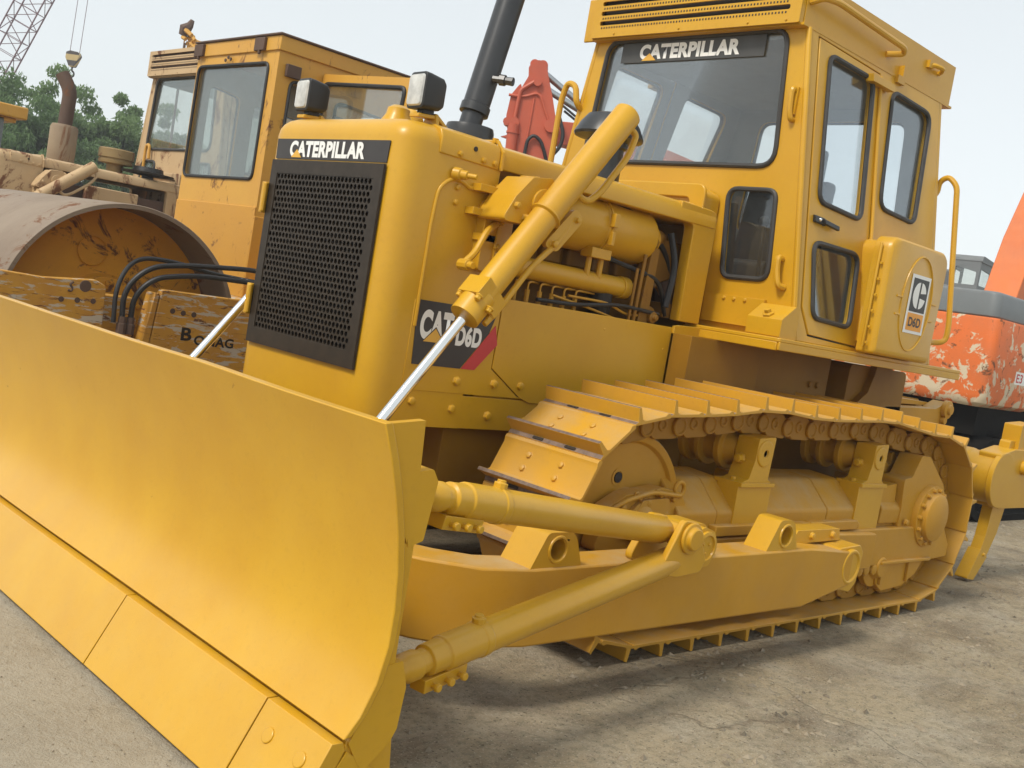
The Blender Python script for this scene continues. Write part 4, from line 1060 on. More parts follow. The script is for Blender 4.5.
# ================================================================== weathered bulldozer behind
def old_dozer():
    global ORG
    base = V(1.2, 0, 0); ORG = base
    root = thing('bulldozer', 'weathered beige bulldozer with rusty muffler parked behind the roller drum', 'bulldozer', base+V(-1.05, -7.75, .02))
    build_nose(root, M_beige)
    MP = M_beige
    h = MB(); h.box(-.6, 3.2, -.42, .42, .3, 1.3); h.box(1.4, 2.85, -.40, .40, 1.3, 1.70, 1)  # second box dark brown, painting the shaded gap below the hood rail
    for s in (1, -1): h.box(1.9, 2.45, s*.44, s*.50, 1.45, 1.72); h.box(1.30, 2.9, s*.44, s*.475, 1.0, 1.42)
    h.build('hull', [M_beige, M_rustp_shade], root, .01)
    m = MB()
    m.lathe((2.55, 0, 1.90), (0, 0, 1), [(.125, 0), (.135, .02), (.135, .36), (.12, .39), (.075, .395)], 26); m.build('muffler', M_rustm, root)
    m = MB(); d = V(-.03, 0, 1).normalized(); p = V(2.55, 0, 2.28)
    m.pipe(rpath([p, p+d*.36, p+d*.52+V(.08, -.07, 0)], .08, 6), .070, 18); m.build('exhaust_pipe', M_rustp_shade, root)
    m = MB(); m.lathe((2.00, .05, 1.9), (0, 0, 1), [(.085, 0), (.085, .10), (.17, .11), (.175, .14), (.165, .145), (.165, .16), (.18, .165), (.18, .25), (.17, .262), (.001, .27)], 26); m.build('air_precleaner', paint('dull_mustard_paint', (.22, .15, .06), rough=.7, dust=.3, dustcol=(.2, .15, .1), rust=.6), root)
    m = MB(); m.lathe((1.72, .25, 1.9), (0, 0, 1), [(.06, 0), (.06, .04), (.26, .055), (.27, .075), (.16, .085), (.15, .13), (.02, .135)], 24); m.build('hood_cover', M_blk, root)
    for s in (1, -1): build_lift(root, MP, s, M_chr, (2.47, 1.90), (3.37, 1.20), (3.9, .79))
    before = set(root.children)
    build_cab(root, MP, old=True)
    K = 1.22
    for o in set(root.children)-before:
        o.scale = (K, K, K); pv = V(1.262, 0, 1.345)-ORG; o.location = pv*(1-K)+V(.0, -.12, -.02)
    v = MB(); v.pipe(rpath([V(1.30, -.83, 1.40), V(1.30, -.83, 2.30), V(1.30, -.81, 2.36), V(1.30, -.74, 2.36), V(1.30, -.72, 2.20)], .05), .018, 8)
    v.build('grab_rail', M_ryel, root)
    v = MB(); v.box(-.55, 1.42, -.94, .94, 1.29, 1.345); v.build('platform', MP, root, .004)
    for s in (1, -1):
        t = MB(); o = rpoly([(2.9, .0-.12), (2.9, .95), (-.5, .95), (-.5, -.12)], .40, 8); i_ = [(1.2+(x-1.2)*.93, .42+(z-.42)*.80) for x, z in o]
        t.plate(o, [i_], lambda x, z, w: V(x, s*(1.19-w), z), .5)
        for k in range(16): t.box(2.5-k*.2, 2.52-k*.2, s*.70, s*1.19, -.12, -.12+.0005) if False else None
        t.lathe((2.42, s*.80, .42), (0, s, 0), [(.3, 0), (.36, .02), (.36, .2), (.3, .22)], 30); t.lathe((-.02, s*.80, .42), (0, s, 0), [(.3, 0), (.36, .02), (.36, .2), (.3, .22)], 30)
        t.box(0, 2.4, s*.8, s*1.12, .25, .5)
        t.build('track', M_beige, root, .01)
    ORG = V(0, 0, 0)
old_dozer()

# ================================================================== road roller
def roller():
    global ORG
    base = V(2.0, -3.8, 0); ORG = base
    root = thing('road_roller', 'faded yellow road roller with large bare steel drum and tall glazed cab', 'road roller', base)
    xc, zc, Rr = 2.92, .75, .745
    d = MB()
    d.lathe((xc, -2.6, zc), (0, -1, 0), [(Rr-.028, .0), (Rr-.004, .0), (Rr, .006), (Rr, 2.09), (Rr-.03, 2.1), (Rr-.03, 1.75)], 96, 0, caps=False)
    d.lathe((xc, -2.6, zc), (0, -1, 0), [(Rr-.028, .0), (Rr-.03, .36)], 96, 0, caps=False)
    dr = d.build('drum', M_drum, root)
    d = MB()
    d.lathe((xc, -2.96, zc), (0, 1, 0), [(Rr-.031, 0), (.30, .012), (.28, .06), (.20, .07), (.19, .14), (.001, .15)], 64)
    d.pipe([V(xc+.10+.09*math.cos(k/20*6.283), -2.94, zc+.43+.09*math.sin(k/20*6.283)) for k in range(20)], .006, 6, closed=True)
    for k in range(12): d.bolt((xc+.245*math.cos(k/12*6.283), -2.90, zc+.245*math.sin(k/12*6.283)), (0, 1, 0), .018, .016)
    d.build('drum_disc', M_drumin, dr, .004)
    # frame side beams with peeling paint
    f = MB()
    f.prism(rpoly([(3.95, .40), (3.95, 1.02), (3.48, 1.005), (3.20, 1.028), (3.135, 1.0), (3.115, .40)], [.03, .03, 0, .03, .03, 0]), 'Y', -2.40, -2.46)
    f.box(3.12, 3.95, -2.52, -2.46, .42, .50)
    pl = f.build('frame_plate', M_plate, root, .006)
    h = MB()
    for x, z, r_ in ((3.20, .905, .016), (3.29, .90, .016), (3.38, .895, .016)): h.lathe((x, -2.399, z), (0, 1, 0), [(r_, 0), (r_*.95, .002), (.001, .0022)], 14); h.build('bolt_hole', M_rustp_shade, pl); h = MB()
    h.lathe((3.255, -2.400, .985-.0), (0, 1, 0), [(.034, 0), (.032, .004), (.001, .005)], 16); h.build('bolt_head', M_rustp_shade, pl); h = MB()
    h.pipe(rpath([V(3.325, -2.398, 1.0), V(3.345, -2.398, .985), V(3.325, -2.398, .965), V(3.33, -2.398, .945), V(3.35, -2.398, .95)], .012, 4), .006, 6)
    h.build('lifting_hook', M_rustp_shade, pl)
    f = MB()
    f.prism(rpoly([(2.86, .35), (2.80, 1.025), (1.2, 1.03), (1.2, .35)], [0, .03, .03, 0]), 'Y', -2.40, -2.46)
    f.prism([(2.93, .35), (2.862, .35), (2.81, 1.0), (2.84, 1.0)], 'Y', -2.40, -2.52)
    pl = f.build('frame_plate', M_plate, root, .006)
    h = MB()
    for x, z in ((2.715, .905), (2.645, .90), (2.575, .898)): h.lathe((x, -2.399, z), (0, 1, 0), [(.017, 0), (.016, .002), (.001, .0022)], 14); h.build('bolt_hole', M_rustp_shade, pl); h = MB()
    lettering('B', '', .08, 1, (2.64, -2.3995, .735), (-1, 0, 0), (0, 0, 1), M_blk, pl, .028, .001, width=.07)
    lettering('OMAG', '', .06, 1, (2.55, -2.3995, .715), (-1, 0, 0), (0, 0, 1), M_blk, pl, .03, .001, width=.27)
    f = MB()
    f.box(3.85, 3.97, -4.9, -2.40, .35, .98); f.box(3.1, 3.95, -4.96, -4.90, .4, 1.0); f.box(1.2, 2.9, -4.96, -4.90, .4, 1.0); f.box(1.1, 1.9, -4.9, -2.47, .35, 1.0)
    f.box(2.93, 3.12, -2.56, -2.48, .55, .95); f.box(2.6, 3.2, -4.95, -4.8, .6, .9)
    f.lathe((2.99, -2.62, .78), (0, 1, 0), [(.12, 0), (.12, .10), (.08, .12)], 20)
    f.build('drum_frame', M_plate, root, .01)
    f = MB()
    def hose(pts, r_): f.pipe(rpath(pts, .12, 7), r_*.8, 10)
    hose([V(3.03, -2.37, .80), V(3.05, -2.36, 1.0), V(2.93, -2.33, 1.15), V(2.70, -2.33, 1.19), V(2.25, -2.36, 1.225), V(1.9, -2.5, 1.20)], .020)
    hose([V(2.98, -2.37, .80), V(2.99, -2.35, .97), V(2.90, -2.31, 1.09), V(2.65, -2.30, 1.14), V(2.25, -2.34, 1.145), V(1.9, -2.5, 1.12)], .020)
    hose([V(3.08, -2.37, .80), V(3.09, -2.38, 1.02), V(2.97, -2.45, 1.19), V(2.75, -2.45, 1.20), V(2.45, -2.47, 1.16), V(1.9, -2.55, 1.14)], .017)
    for x in (3.03, 2.98): f.lathe((x, -2.37, .74), (0, 0, 1), [(.03, 0), (.03, .06), (.024, .062), (.024, .10)], 8, 1)
    f.build('hydraulic_hose', [M_rub, M_rustp_shade], root)
    # cab
    X0, X1, Y0, Y1 = 1.70, .45, -4.62, -3.38; zb, zt = 1.0, 2.80
    c = MB()
    win = rpoly([(-4.585, 1.86), (-3.50, 1.865), (-3.50, 2.715), (-4.575, 2.725)], .06)
    low = [(Y0, zb), (Y1, zb), (Y1, zt), (Y0, zt)]
    c.plate(low, [win], lambda y, z, w: V(X0-w, y, z), .04, 0, 1)
    c.plate(low, [rpoly([(-4.54, 1.5), (-3.48, 1.5), (-3.48, 2.70), (-4.54, 2.70)], .06)], lambda y, z, w: V(X1+w, y, z), .04, 0, 1)
    sw = [rpoly([(1.58, 1.70), (1.30, 1.70), (1.30, 2.58), (1.58, 2.62)], .06), rpoly([(1.17, 1.78), (.56, 1.78), (.56, 2.52), (1.17, 2.56)], .06)]
    so = [(X0-.04, zb), (X1+.04, zb), (X1+.04, zt), (X0-.04, zt)]
    c.plate(so, sw, lambda x, z, w: V(x, Y1-w, z), .04, 0, 1); c.plate(so, sw, lambda x, z, w: V(x, Y0+w, z), .04, 0, 1)
    c.prism([(.6, 1.0), (1.2, 1.0), (1.2, 1.5), (.6, 1.5)], 'Y', -4.3, -3.7, 2); c.prism(rpoly([(.6, 1.5), (.75, 1.5), (.7, 2.2), (.55, 2.2)], .03), 'Y', -4.25, -3.75, 2)
    c.tube((1.5, -4.0, 1.5), (1.25, -4.0, 1.98), .025, n=10, m=2)
    c.pipe([V(1.24+.10*math.sin(k/20*6.283)*.45, -4.0+.19*math.cos(k/20*6.283), 2.0+.19*math.sin(k/20*6.283)*.9) for k in range(20)], .016, 8, m=2, closed=True)
    cab = c.build('cab', [M_ryel, M_grey_in, M_seat], root, .01)
    q = MB(); q.box(X0, X0+.012, Y0+.0, Y1, 1.0, 1.665); q.box(X1+.04, X0+.012, Y1, Y1+.012, 1.0, 1.60)
    q.build('lower_panel', paint('orange_yellow_panel', (.44, .215, .020), (.40, .19, .018), rough=.5, dust=.2, rust=.42), root, .004)
    dw = rpoly([(-3.30, 1.55), (-2.44, 1.55), (-2.33, 2.60), (-3.33, 2.655)], .05)
    q = MB(); q.plate(rpoly([(-3.37, 1.10), (-2.34, 1.10), (-2.25, 2.665), (-3.37, 2.73)], .02), [dw], lambda y, z, w: V(1.32-w, y, z), .04); dro = q.build('door', M_ryel, root, .006)
    q = MB(); q.pipe([V(1.324, p[0], p[1]) for p in dw], .016, 8, closed=True); q.plate(dw, [], lambda y, z, w: V(1.31-w, y, z), .005, 1); q.build('window', [M_rub, M_glassr], dro)
    r_ = MB(); r_.box(X1-.06, X0+.015, Y0-.015, Y1+.02, 2.80, 2.905); r_.box(X1-.08, X0+.03, Y0-.03, Y1+.035, 2.905, 2.922, 1)
     
    rf = r_.build('roof', [M_ryel, M_rustp_shade], root, .006)
    b = MB()
    for y in (-4.56, -3.62): b.box(X0+.015, X0+.04, y-.07, y+.07, 2.80, 2.895); b.lathe((X0+.03, y, 2.775), (0, 0, 1), [(.012, 0), (.012, .03)], 8); b.build('lamp_stub', M_rustp_shade, rf, .004); b = MB()
    b.box(1.52, 1.64, -3.375, -3.345, 2.63, 2.72); b.build('rusty_bracket', M_rustp_shade, rf, .004); b = MB()
    for y, z in ((-4.09, 2.775), (-4.05, 2.76), (-4.13, 2.755)): b.lathe((X0+.016, y, z), (1, 0, 0), [(.014, 0), (.013, .008)], 8)
    b.build('wire_holes', M_rustp_shade, rf)
    g_ = MB(); f1 = lambda y, z, w: V(X0-w, y, z)
    g_.pipe([f1(p[0], p[1], -.004) for p in win], .012, 8, closed=True); g_.plate(win, [], lambda a, b2, w: f1(a, b2, .015+w), .005, 1); g_.build('windscreen', [M_rub, M_glassr], cab)
    for q in sw:
        for yy, sg in ((Y1, -1), (Y0, 1)):
            g_ = MB(); g_.pipe([V(p[0], yy-sg*.004, p[1]) for p in q], .012, 8, closed=True); g_.plate(q, [], lambda a, b2, w: V(a, yy+sg*(.015+w), b2), .005, 1); g_.build('window', [M_rub, M_glass], cab)
    # rear half
    e = MB()
    e.prism(rpoly([(.44, .55), (.44, 1.75), (-1.55, 1.70), (-1.65, 1.5), (-1.65, .6)], .08), 'Y', -4.6, -3.3); e.build('engine_hood', M_ryel, root, .02)
    for y in (-4.95, -3.05):
        w = MB(); w.lathe((-.55, y-.22, .70), (0, 1, 0), [(.36, 0), (.62, .02), (.70, .07), (.70, .37), (.62, .42), (.36, .44)], 40)
        w.build('wheel', M_rub, root, .01)
    w = MB(); w.tube((-.55, -4.9, .7), (-.55, -3.0, .7), .12); w.build('axle', M_dark, root)
    ORG = V(0, 0, 0)
roller()

# ================================================================== excavators
def undercarriage(root, cx, cy, lx, gauge, sw, mat, along='X'):
    for s in (1, -1):
        t = MB(); y = cy+s*gauge/2
        o = rpoly([(cx+lx/2, 0), (cx+lx/2, .80), (cx-lx/2, .80), (cx-lx/2, 0)], .38, 8); i_ = [(cx+(x-cx)*.95, .40+(z-.40)*.82) for x, z in o]
        t.plate(o, [i_], lambda x, z, w: V(x, y-sw/2+w, z), sw)
        n = int(lx/.19)
        for k in range(n): t.box(cx-lx/2+.30+k*(lx-.6)/n, cx-lx/2+.33+k*(lx-.6)/n, y-sw/2, y+sw/2, .8002, .83)
        for x in (cx-lx/2+.42, cx+lx/2-.42): t.lathe((x, y-.2, .4), (0, 1, 0), [(.25, 0), (.31, .02), (.31, .38), (.25, .4)], 26)
        t.box(cx-lx/2+.5, cx+lx/2-.5, y-.18, y+.18, .22, .56); t.build('track', mat, root, .01)
    c = MB(); c.box(cx-.8, cx+.8, cy-gauge/2+.2, cy+gauge/2-.2, .45, .85); c.lathe((cx, cy, .8), (0, 0, 1), [(.6, 0), (.6, .22)], 32); c.build('carriage', mat, root, .01)

def orange_excavator():
    global ORG
    base = V(-6.2, -1.75, 0); ORG = base
    root = thing('excavator', 'faded orange excavator with peeling counterweight and grey top at the right edge', 'excavator', base)
    x0, y0 = -4.10, -.33          # near corner
    c = MB()
    out = rpoly([(x0, -3.05), (x0, y0), (x0-1.2, y0), (x0-1.2, -3.05)], [.12, .10, 0, 0], 8)
    def sc(k): return [(x0-.6+(x-(x0-.6))*k, -1.78+(y+1.78)*k) for x, y in out]
    c.rings([[V(x, y, z) for x, y in sc(k)] for z, k in ((1.07, .93), (1.11, .985), (1.18, 1.), (1.86, 1.), (1.89, .99))])
    c.build('counterweight', M_exor, root, .01, smooth=50)
    c = MB(); c.box(-8.2, x0-1.21, -3.0, y0-.03, 1.10, 1.88); c.box(-8.2, x0-1.21, y0-.029, y0-.005, 1.13, 1.86)
    b = c.build('body', M_exside, root, .02)
    w = MB(); w.box(x0-.86, x0-.60, y0+.0005, y0+.002, 1.33, 1.45); pl = w.build('name_plate', M_wht, root)
    lettering('E3', '', .085, 1, (x0-.625, y0+.002, 1.347), (-1, 0, 0), (0, 0, 1), M_red, pl, .02, .001, width=.15)
    c = MB()
    c.rings([[V(x, y, z) for x, y in sc(k)] for z, k in ((1.892, .97), (2.10, .965), (2.13, .95))])
    c.box(-8.1, x0-1.0, -2.2, y0-.06, 1.882, 2.125)
    c.build('engine_cover', M_grey, root, .015, smooth=50)
    c = MB(); c.prism(rpoly(rect(-8.1, -6.5, -2.98, -2.0), .1), 'Z', 1.88, 2.35); c.build('cab', M_grey, root, .02)
    # boom
    m = MB(); 
    p = [V(-7.0, -.3, 1.5), V(-7.62, -.3, 2.9), V(-8.6, -.3, 4.9), V(-11.6, -.3, 5.9)]
    hh = [.22, .34, .30, .2]
    rings = []
    for i, q in enumerate(p):
        t = (p[min(i+1, 3)]-p[max(i-1, 0)]).normalized(); n = V(-t.z, 0, t.x)
        rings.append([q+n*hh[i]+V(0, -1.30-.2, 0), q+n*hh[i]+V(0, -1.30+.2, 0), q-n*hh[i]+V(0, -1.30+.2, 0), q-n*hh[i]+V(0, -1.30-.2, 0)])
    m.rings(rings)
    m.pipe([q+V(.06, .23, 0) for q in p], .025, 8, 1); m.pipe([q+V(-.08, .23, 0) for q in p], .025, 8, 1)
    m.build('boom', [M_exor2, M_exor2], root, .01)
    undercarriage(root, -6.0, -1.70, 3.6, 2.2, .55, M_core_shade)
    m = MB(); m.box(-7.8, -4.3, -2.9, -.45, .80, 1.075); m.build('underframe_shade', M_core_shade, root)  # black block added below the body, its shade put into the colour
    ORG = V(0, 0, 0)
orange_excavator()

def red_excavator():
    global ORG
    T = V(-5.377, -8.275, 0); d = V(-.70, .714, 0).normalized(); n = V(d.y, -d.x, 0)*-1
    base = T+d*5.4; base.z = 0; ORG = base
    root = thing('excavator', 'red excavator arm with two chrome cylinder rods rising behind the hood and cab', 'excavator', base)
    def P(a, z, w=0.): return T+d*a-n*w+V(0, 0, z)
    m = MB(); W = .22
    side = rpoly([(-.19, 2.4), (-.19, 4.38), (-.10, 4.60), (-.12, 4.74), (.0, 4.86), (.12, 4.84), (.20, 4.62), (.30, 4.36), (.42, 4.0), (.44, 2.4)], [0, .06, .05, .06, .08, .08, .05, .05, .06, 0])
    m.prism(side, 'Y', -W, W, f=lambda p, a: P(p[0], p[1], a))
    for w in (-.17, .05): m.lathe(P(-.04, 4.80, w), n, [(.07, 0), (.07, -.12)], 16); m.lathe(P(.08, 4.80, w), n, [(.075, 0), (.075, -.12)], 16)
    # front flange and struts
    m.prism(rpoly([(-.33, 4.0), (-.31, 4.30), (-.18, 4.52), (-.17, 4.3), (-.17, 3.8), (-.31, 3.86)], .03), 'Y', -W+.02, W-.02, f=lambda p, a: P(p[0], p[1], a))
    m.pipe(rpath([P(.04, 4.56, W+.03), P(-.18, 4.38, W+.03), P(-.20, 3.90, W+.03)], .05), .028, 8)
    m.pipe(rpath([P(-.34, 4.29, W), P(-.10, 4.29, W+.01), P(.10, 4.40, W+.01), P(.22, 4.15, W+.01), P(.33, 3.95, W+.01)], .12), .022, 8)
    m.lathe(P(.05, 4.53, W-.02), n, [(.06, 0), (.06, -.08)], 14)
    m.lathe(P(-.20, 3.90, W-.1), n, [(.08, 0), (.08, -.16)], 16); m.lathe(P(-.30, 3.90, W-.1), n, [(.06, 0), (.06, -.14)], 14)
    m.tube(P(-.20, 3.88, W), P(-.16, 3.2, W), .085); m.lathe(P(-.19, 3.74, W), (0, 0, 1), [(.10, 0), (.10, .03)], 14)
    m.prism([(-.36, 3.68), (-.22, 3.74), (-.22, 3.66)], 'Y', .1, .18, f=lambda p, a: P(p[0], p[1], a))
    m.lathe(P(.35, 3.94, -W-.06), n, [(.10, 0), (.10, -.56)], 18)
    m.pipe([P(.04, 4.3, W+.005), P(.03, 3.2, W+.005)], .015, 6)
    m.pipe(rpath([P(.03, 3.4, W+.04), P(.04, 3.68, W+.05), P(.12, 3.77, W+.05), P(.24, 3.70, W+.05), P(.34, 3.50, W+.03), P(.40, 3.3, W)], .10), .026, 8, 1)
    m.pipe(rpath([P(.44, 4.1, W+.05), P(.55, 3.85, W+.08), P(.54, 3.66, W+.08), P(.44, 3.52, W+.05)], .10), .028, 8, 1)
    m.build('stick', [M_exred, M_rub], root, .012)
    m = MB(); pts = [(.30, 3.88, .15), (1.2, 3.88, .22), (2.6, 3.45, .32), (4.9, 1.9, .25)]
    rings = []
    for i, (t, z, h_) in enumerate(pts):
        a = V(pts[max(i-1, 0)][0], pts[max(i-1, 0)][1], 0); b = V(pts[min(i+1, 3)][0], pts[min(i+1, 3)][1], 0); tt = (b-a).normalized(); nx, nz = -tt.y, tt.x
        rings.append([P(t+nx*h_, z+nz*h_, -.17), P(t+nx*h_, z+nz*h_, .17), P(t-nx*h_, z-nz*h_, .17), P(t-nx*h_, z-nz*h_, -.17)])
    m.rings(rings); m.build('boom', M_exred, root, .01)
    for w, z0, z1 in ((-.10, 4.74, 4.37), (.14, 4.50, 4.24)):
        m = MB(); a, b = P(.12, z0, w), P(.75, z1, w); dd = (b-a)
        m.tube(a, a+dd*1.05, .050, n=14); m.tube(a+dd*1.05, a+dd*3.2, .075, n=14, m=1); m.build('stick_cylinder', [M_rod, M_exred], root)
    m = MB(); m.pipe([P(.46, 4.27, .2), P(.75, 4.10, .2), P(1.2, 4.12, .2)], .018, 6); m.pipe([P(.5, 4.20, .16), P(.75, 4.06, .16), P(1.2, 4.1, .16)], .018, 6); m.build('hose', M_rub, root)
    def Q(a, b, z): return base+d*a+n*b+V(0, 0, z)
    c = MB(); c.prism(rpoly(rect(-.7, 3.0, -1.3, 1.3), .2), 'Z', 1.05, 1.9, f=lambda p, a: Q(p[0], p[1], a)); c.build('body', M_exred, root, .03)
    c = MB(); c.prism(rpoly(rect(-.7, .8, -1.25, -.30), .1), 'Z', 1.9, 2.75, f=lambda p, a: Q(p[0], p[1], a)); c.build('cab', M_grey, root, .03)
    undercarriage(root, base.x-.6, base.y+.6, 3.6, 2.2, .6, M_dark)
    ORG = V(0, 0, 0)
red_excavator()

def far_cab():
    global ORG
    base = V(-14.3, -5.3, 0); ORG = base
    root = thing('truck', 'grey machine cab with a pale window showing above the orange excavator', 'truck', base)
    c = MB()
    X0, X1, Y0, Y1 = -14.45, -13.88, -5.42, -4.84
    fw_ = rpoly([(Y0+.12, 3.02), (Y1-.06, 3.02), (Y1-.06, 3.26), (Y0+.12, 3.34)], .03); sw = rpoly([(X1-.06, 3.02), (X0+.08, 3.02), (X0+.08, 3.28), (X1-.06, 3.32)], .03)
    c.plate([(Y0, 2.2), (Y1, 2.2), (Y1, 3.44), (Y0, 3.52)], [fw_], lambda y, z, w: V(X1-w, y, z), .03)
    for yy, sg in ((Y1, -1), (Y0, 1)): c.plate([(X1-.03, 2.2), (X0, 2.2), (X0, 3.42), (X1-.03, 3.46)], [sw], lambda x, z, w: V(x, yy+sg*w, z), .03)
    c.prism(rpoly([(X1+.02, 3.44), (X1-.03, 3.56), (X0, 3.50), (X0-.02, 3.42)], .03), 'Y', Y0-.02, Y1+.02)
    c.build('cab', M_grey, root, .02)
    g_ = MB(); g_.plate(fw_, [], lambda y, z, w: V(X1-.015-w, y, z), .004); g_.build('window', M_glassr, root)
    g_ = MB(); g_.plate(sw, [], lambda x, z, w: V(x, Y1-.015-w, z), .004); g_.build('window', M_glassr, root)
    c = MB(); c.box(-18.0, -13.8, -6.2, -4.2, 1.0, 2.2); c.build('body', M_grey, root, .03)
    for x in (-17.2, -14.8):
        for y in (-6.2, -4.3): w = MB(); w.lathe((x, y-.15, .55), (0, 1, 0), [(.25, 0), (.5, .02), (.55, .06), (.55, .26), (.5, .3), (.25, .32)], 26); w.build('wheel', M_rub, root)
    ORG = V(0, 0, 0)
far_cab()

# ================================================================== loader at the far left
def loader():
    global ORG
    base = V(.0, -12.0, 0); ORG = base
    root = thing('wheel_loader', 'yellow roofed machine with blue grey cab pillar at the far left edge', 'wheel loader', base)
    c = MB(); c.box(.70, 2.3, -12.6, -11.18, 2.56, 2.72); c.box(.80, 2.2, -12.5, -11.28, 2.50, 2.561); c.build('roof', M_ryel, root, .02)
    c = MB()
    for x in (.95, 2.0):
        for y in (-11.36, -12.4): c.box(x, x+.16, y-.08, y+.08, 1.3, 2.55)
    c.box(.9, 2.2, -12.5, -11.3, 1.0, 1.6); c.build('cab', M_grey, root, .01)
    c = MB(); c.box(2.08, 2.086, -12.3, -11.4, 1.6, 2.5); c.box(1.12, 1.99, -11.36, -11.354, 1.6, 2.5); c.build('window', M_glassr, root)
    c = MB(); c.prism(rpoly([(-.5, .7), (-.5, 1.6), (-2.6, 1.5), (-2.6, .7)], .1), 'Y', -12.6, -11.5); c.box(-.5, 1.9, -12.4, -11.7, .6, 1.1); c.build('body', M_ryel, root, .02)
    for x in (-1.6, 1.2):
        for y in (-13.0, -11.1):
            w = MB(); w.lathe((x, y-.22, .65), (0, 1, 0), [(.3, 0), (.58, .02), (.65, .08), (.65, .36), (.58, .42), (.3, .44)], 30); w.build('wheel', M_rub, root)
    ORG = V(0, 0, 0)
loader()

# rusty topped yellow rig head sticking up beyond the beige cab
def rig():
    global ORG
    base = V(-5.8, -20.6, 0); ORG = base
    root = thing('drilling_rig', 'small ragged yellow rig head with dark cap showing above the beige cab roof', 'rig', base)
    rg = random.Random(11)
    m = MB(); u = r2.copy(); u.z = 0; u.normalize()
    def P(a, z, b=0): return base+u*a+V(0, 0, z)+V(u.y, -u.x, 0)*b
    m.pipe([P(.55, 0), P(.40, 5.0), P(.25, 5.9)], .10, 8)
    m.pipe([P(-.02, 0, .2), P(-.02, 5.9, .2)], .03, 6)
    m.build('mast', M_rustp_shade, root)
    m = MB()
    for k in range(34):
        q = rg.random(); a = -.12+.36*q+rg.uniform(-.12, .12); z = 6.20-.42*q+rg.uniform(-.10, .10); b = rg.uniform(-.12, .12)
        m.pipe([P(a, z, b), P(a+rg.uniform(.08, .22), z-rg.uniform(.03, .15), b+rg.uniform(-.1, .1))], rg.uniform(.025, .055), 6)
        if k < 12: m.pipe([P(a, z, b), P(a-.02, z-rg.uniform(.15, .45), b)], .016, 5)
    m.build('head', M_ryel, root)
    m = MB(); m.pipe([P(-.16, 6.10), P(-.12, 6.26), P(-.02, 6.36), P(.02, 6.48)], .1, 8, radii=[.10, .15, .09, .05]); m.pipe([P(.15, 6.0), P(.26, 5.85), P(.32, 5.7)], .1, 7, radii=[.08, .09, .06]); m.build('cap', M_rustp_shade, root)
    ORG = V(0, 0, 0)
rig()

# ================================================================== lattice crane and hook
def crane():
    global ORG
    foot = V(-6.53, -41.87, 1.6); top = V(-9.93, -38.27, 14.2)
    base = V(foot.x, foot.y, 0); ORG = base
    root = thing('lattice_crane', 'crane with a tall thin lattice boom leaning over the trees', 'crane', base)
    ax = (top-foot); L = ax.length; ax.normalize()
    view = V(-.55, -.83, 0).normalized(); s1 = ax.cross(view).normalized(); s2 = ax.cross(s1).normalized()
    m = MB(); w = .46
    def c(t, i):
        k = w*min(1, .25+t/1.5, .2+(L-t)/2.0); a, b = ((1, 1), (1, -1), (-1, -1), (-1, 1))[i % 4]
        return foot+ax*t+s1*(a*k)+s2*(b*k)
    n = 22
    for i in range(4):
        m.pipe([c(L*k/n, i) for k in range(n+1)], .030, 5)
        for k in range(n):
            m.pipe([c(L*k/n, i), c(L*k/n, i+1)], .016, 4)
            a, b = (i, i+1) if k % 2 else (i+1, i)
            m.pipe([c(L*k/n, a), c(L*(k+1)/n, b)], .018, 4)
    m.build('lattice_boom', M_steel, root)
    m = MB(); m.prism(rpoly(rect(foot.x-1.5, foot.x+3.2, foot.y-1.4, foot.y+1.4), .2), 'Z', 1.0, 2.4); m.build('body', M_ryel, root, .05)
    m = MB(); m.prism(rpoly(rect(foot.x-1.6, foot.x-.2, foot.y+.5, foot.y+1.5), .1), 'Z', 1.1, 2.9); m.build('cab', M_ryel, root, .04)
    undercarriage(root, foot.x+.8, foot.y, 4.6, 2.8, .7, M_dark)
    hk = V(-9.72, -38.0, 7.45)
    m = MB()
    m.tube(hk+V(-.16, .11, .20), top+V(-.16, .11, 0), .012, n=5); m.tube(hk+V(.12, -.09, .20), top+V(.12, -.09, 0), .012, n=5)
    m.build('hoist_rope', M_steel, root)
    ORG = hk
    h = thing('hook_block', 'striped crane hook block hanging on two thin ropes against the sky', 'hook block', hk)
    t = NT('striped_paint'); v = t.coord(); wv = t.add('ShaderNodeTexWave', wave_type='BANDS', bands_direction='DIAGONAL'); wv.inputs['Scale'].default_value = 1.5
    t.l.new(v, wv.inputs['Vector']); t.color(t.mix(t.ramp(wv.outputs['Fac'], [(.45, 0.), (.52, 1.)]), (.05, .04, .035), (.48, .36, .16))); t.set(Roughness=.6)
    u = V(r2.x, r2.y, 0).normalized(); nn = V(u.y, -u.x, 0)
    b = MB(); f = lambda p, a: hk+u*p[0]+V(0, 0, p[1])+nn*a
    b.prism(rpoly([(-.24, .20), (-.10, .27), (.20, .25), (.27, .12), (.10, -.30), (-.08, -.32), (-.25, .0)], .05), 'Y', -.13, .13, f=f)
    b.build('block', t.m, h, .01)
    b = MB(); b.pipe(rpath([f((0, -.30), 0), f((0, -.44), 0), f((.09, -.50), 0), f((.10, -.62), 0), f((.0, -.70), 0), f((-.14, -.66), 0), f((-.18, -.52), 0)], .08), .035, 8, radii=None); b.build('hook', M_dark, h)
    ORG = V(0, 0, 0)
crane()

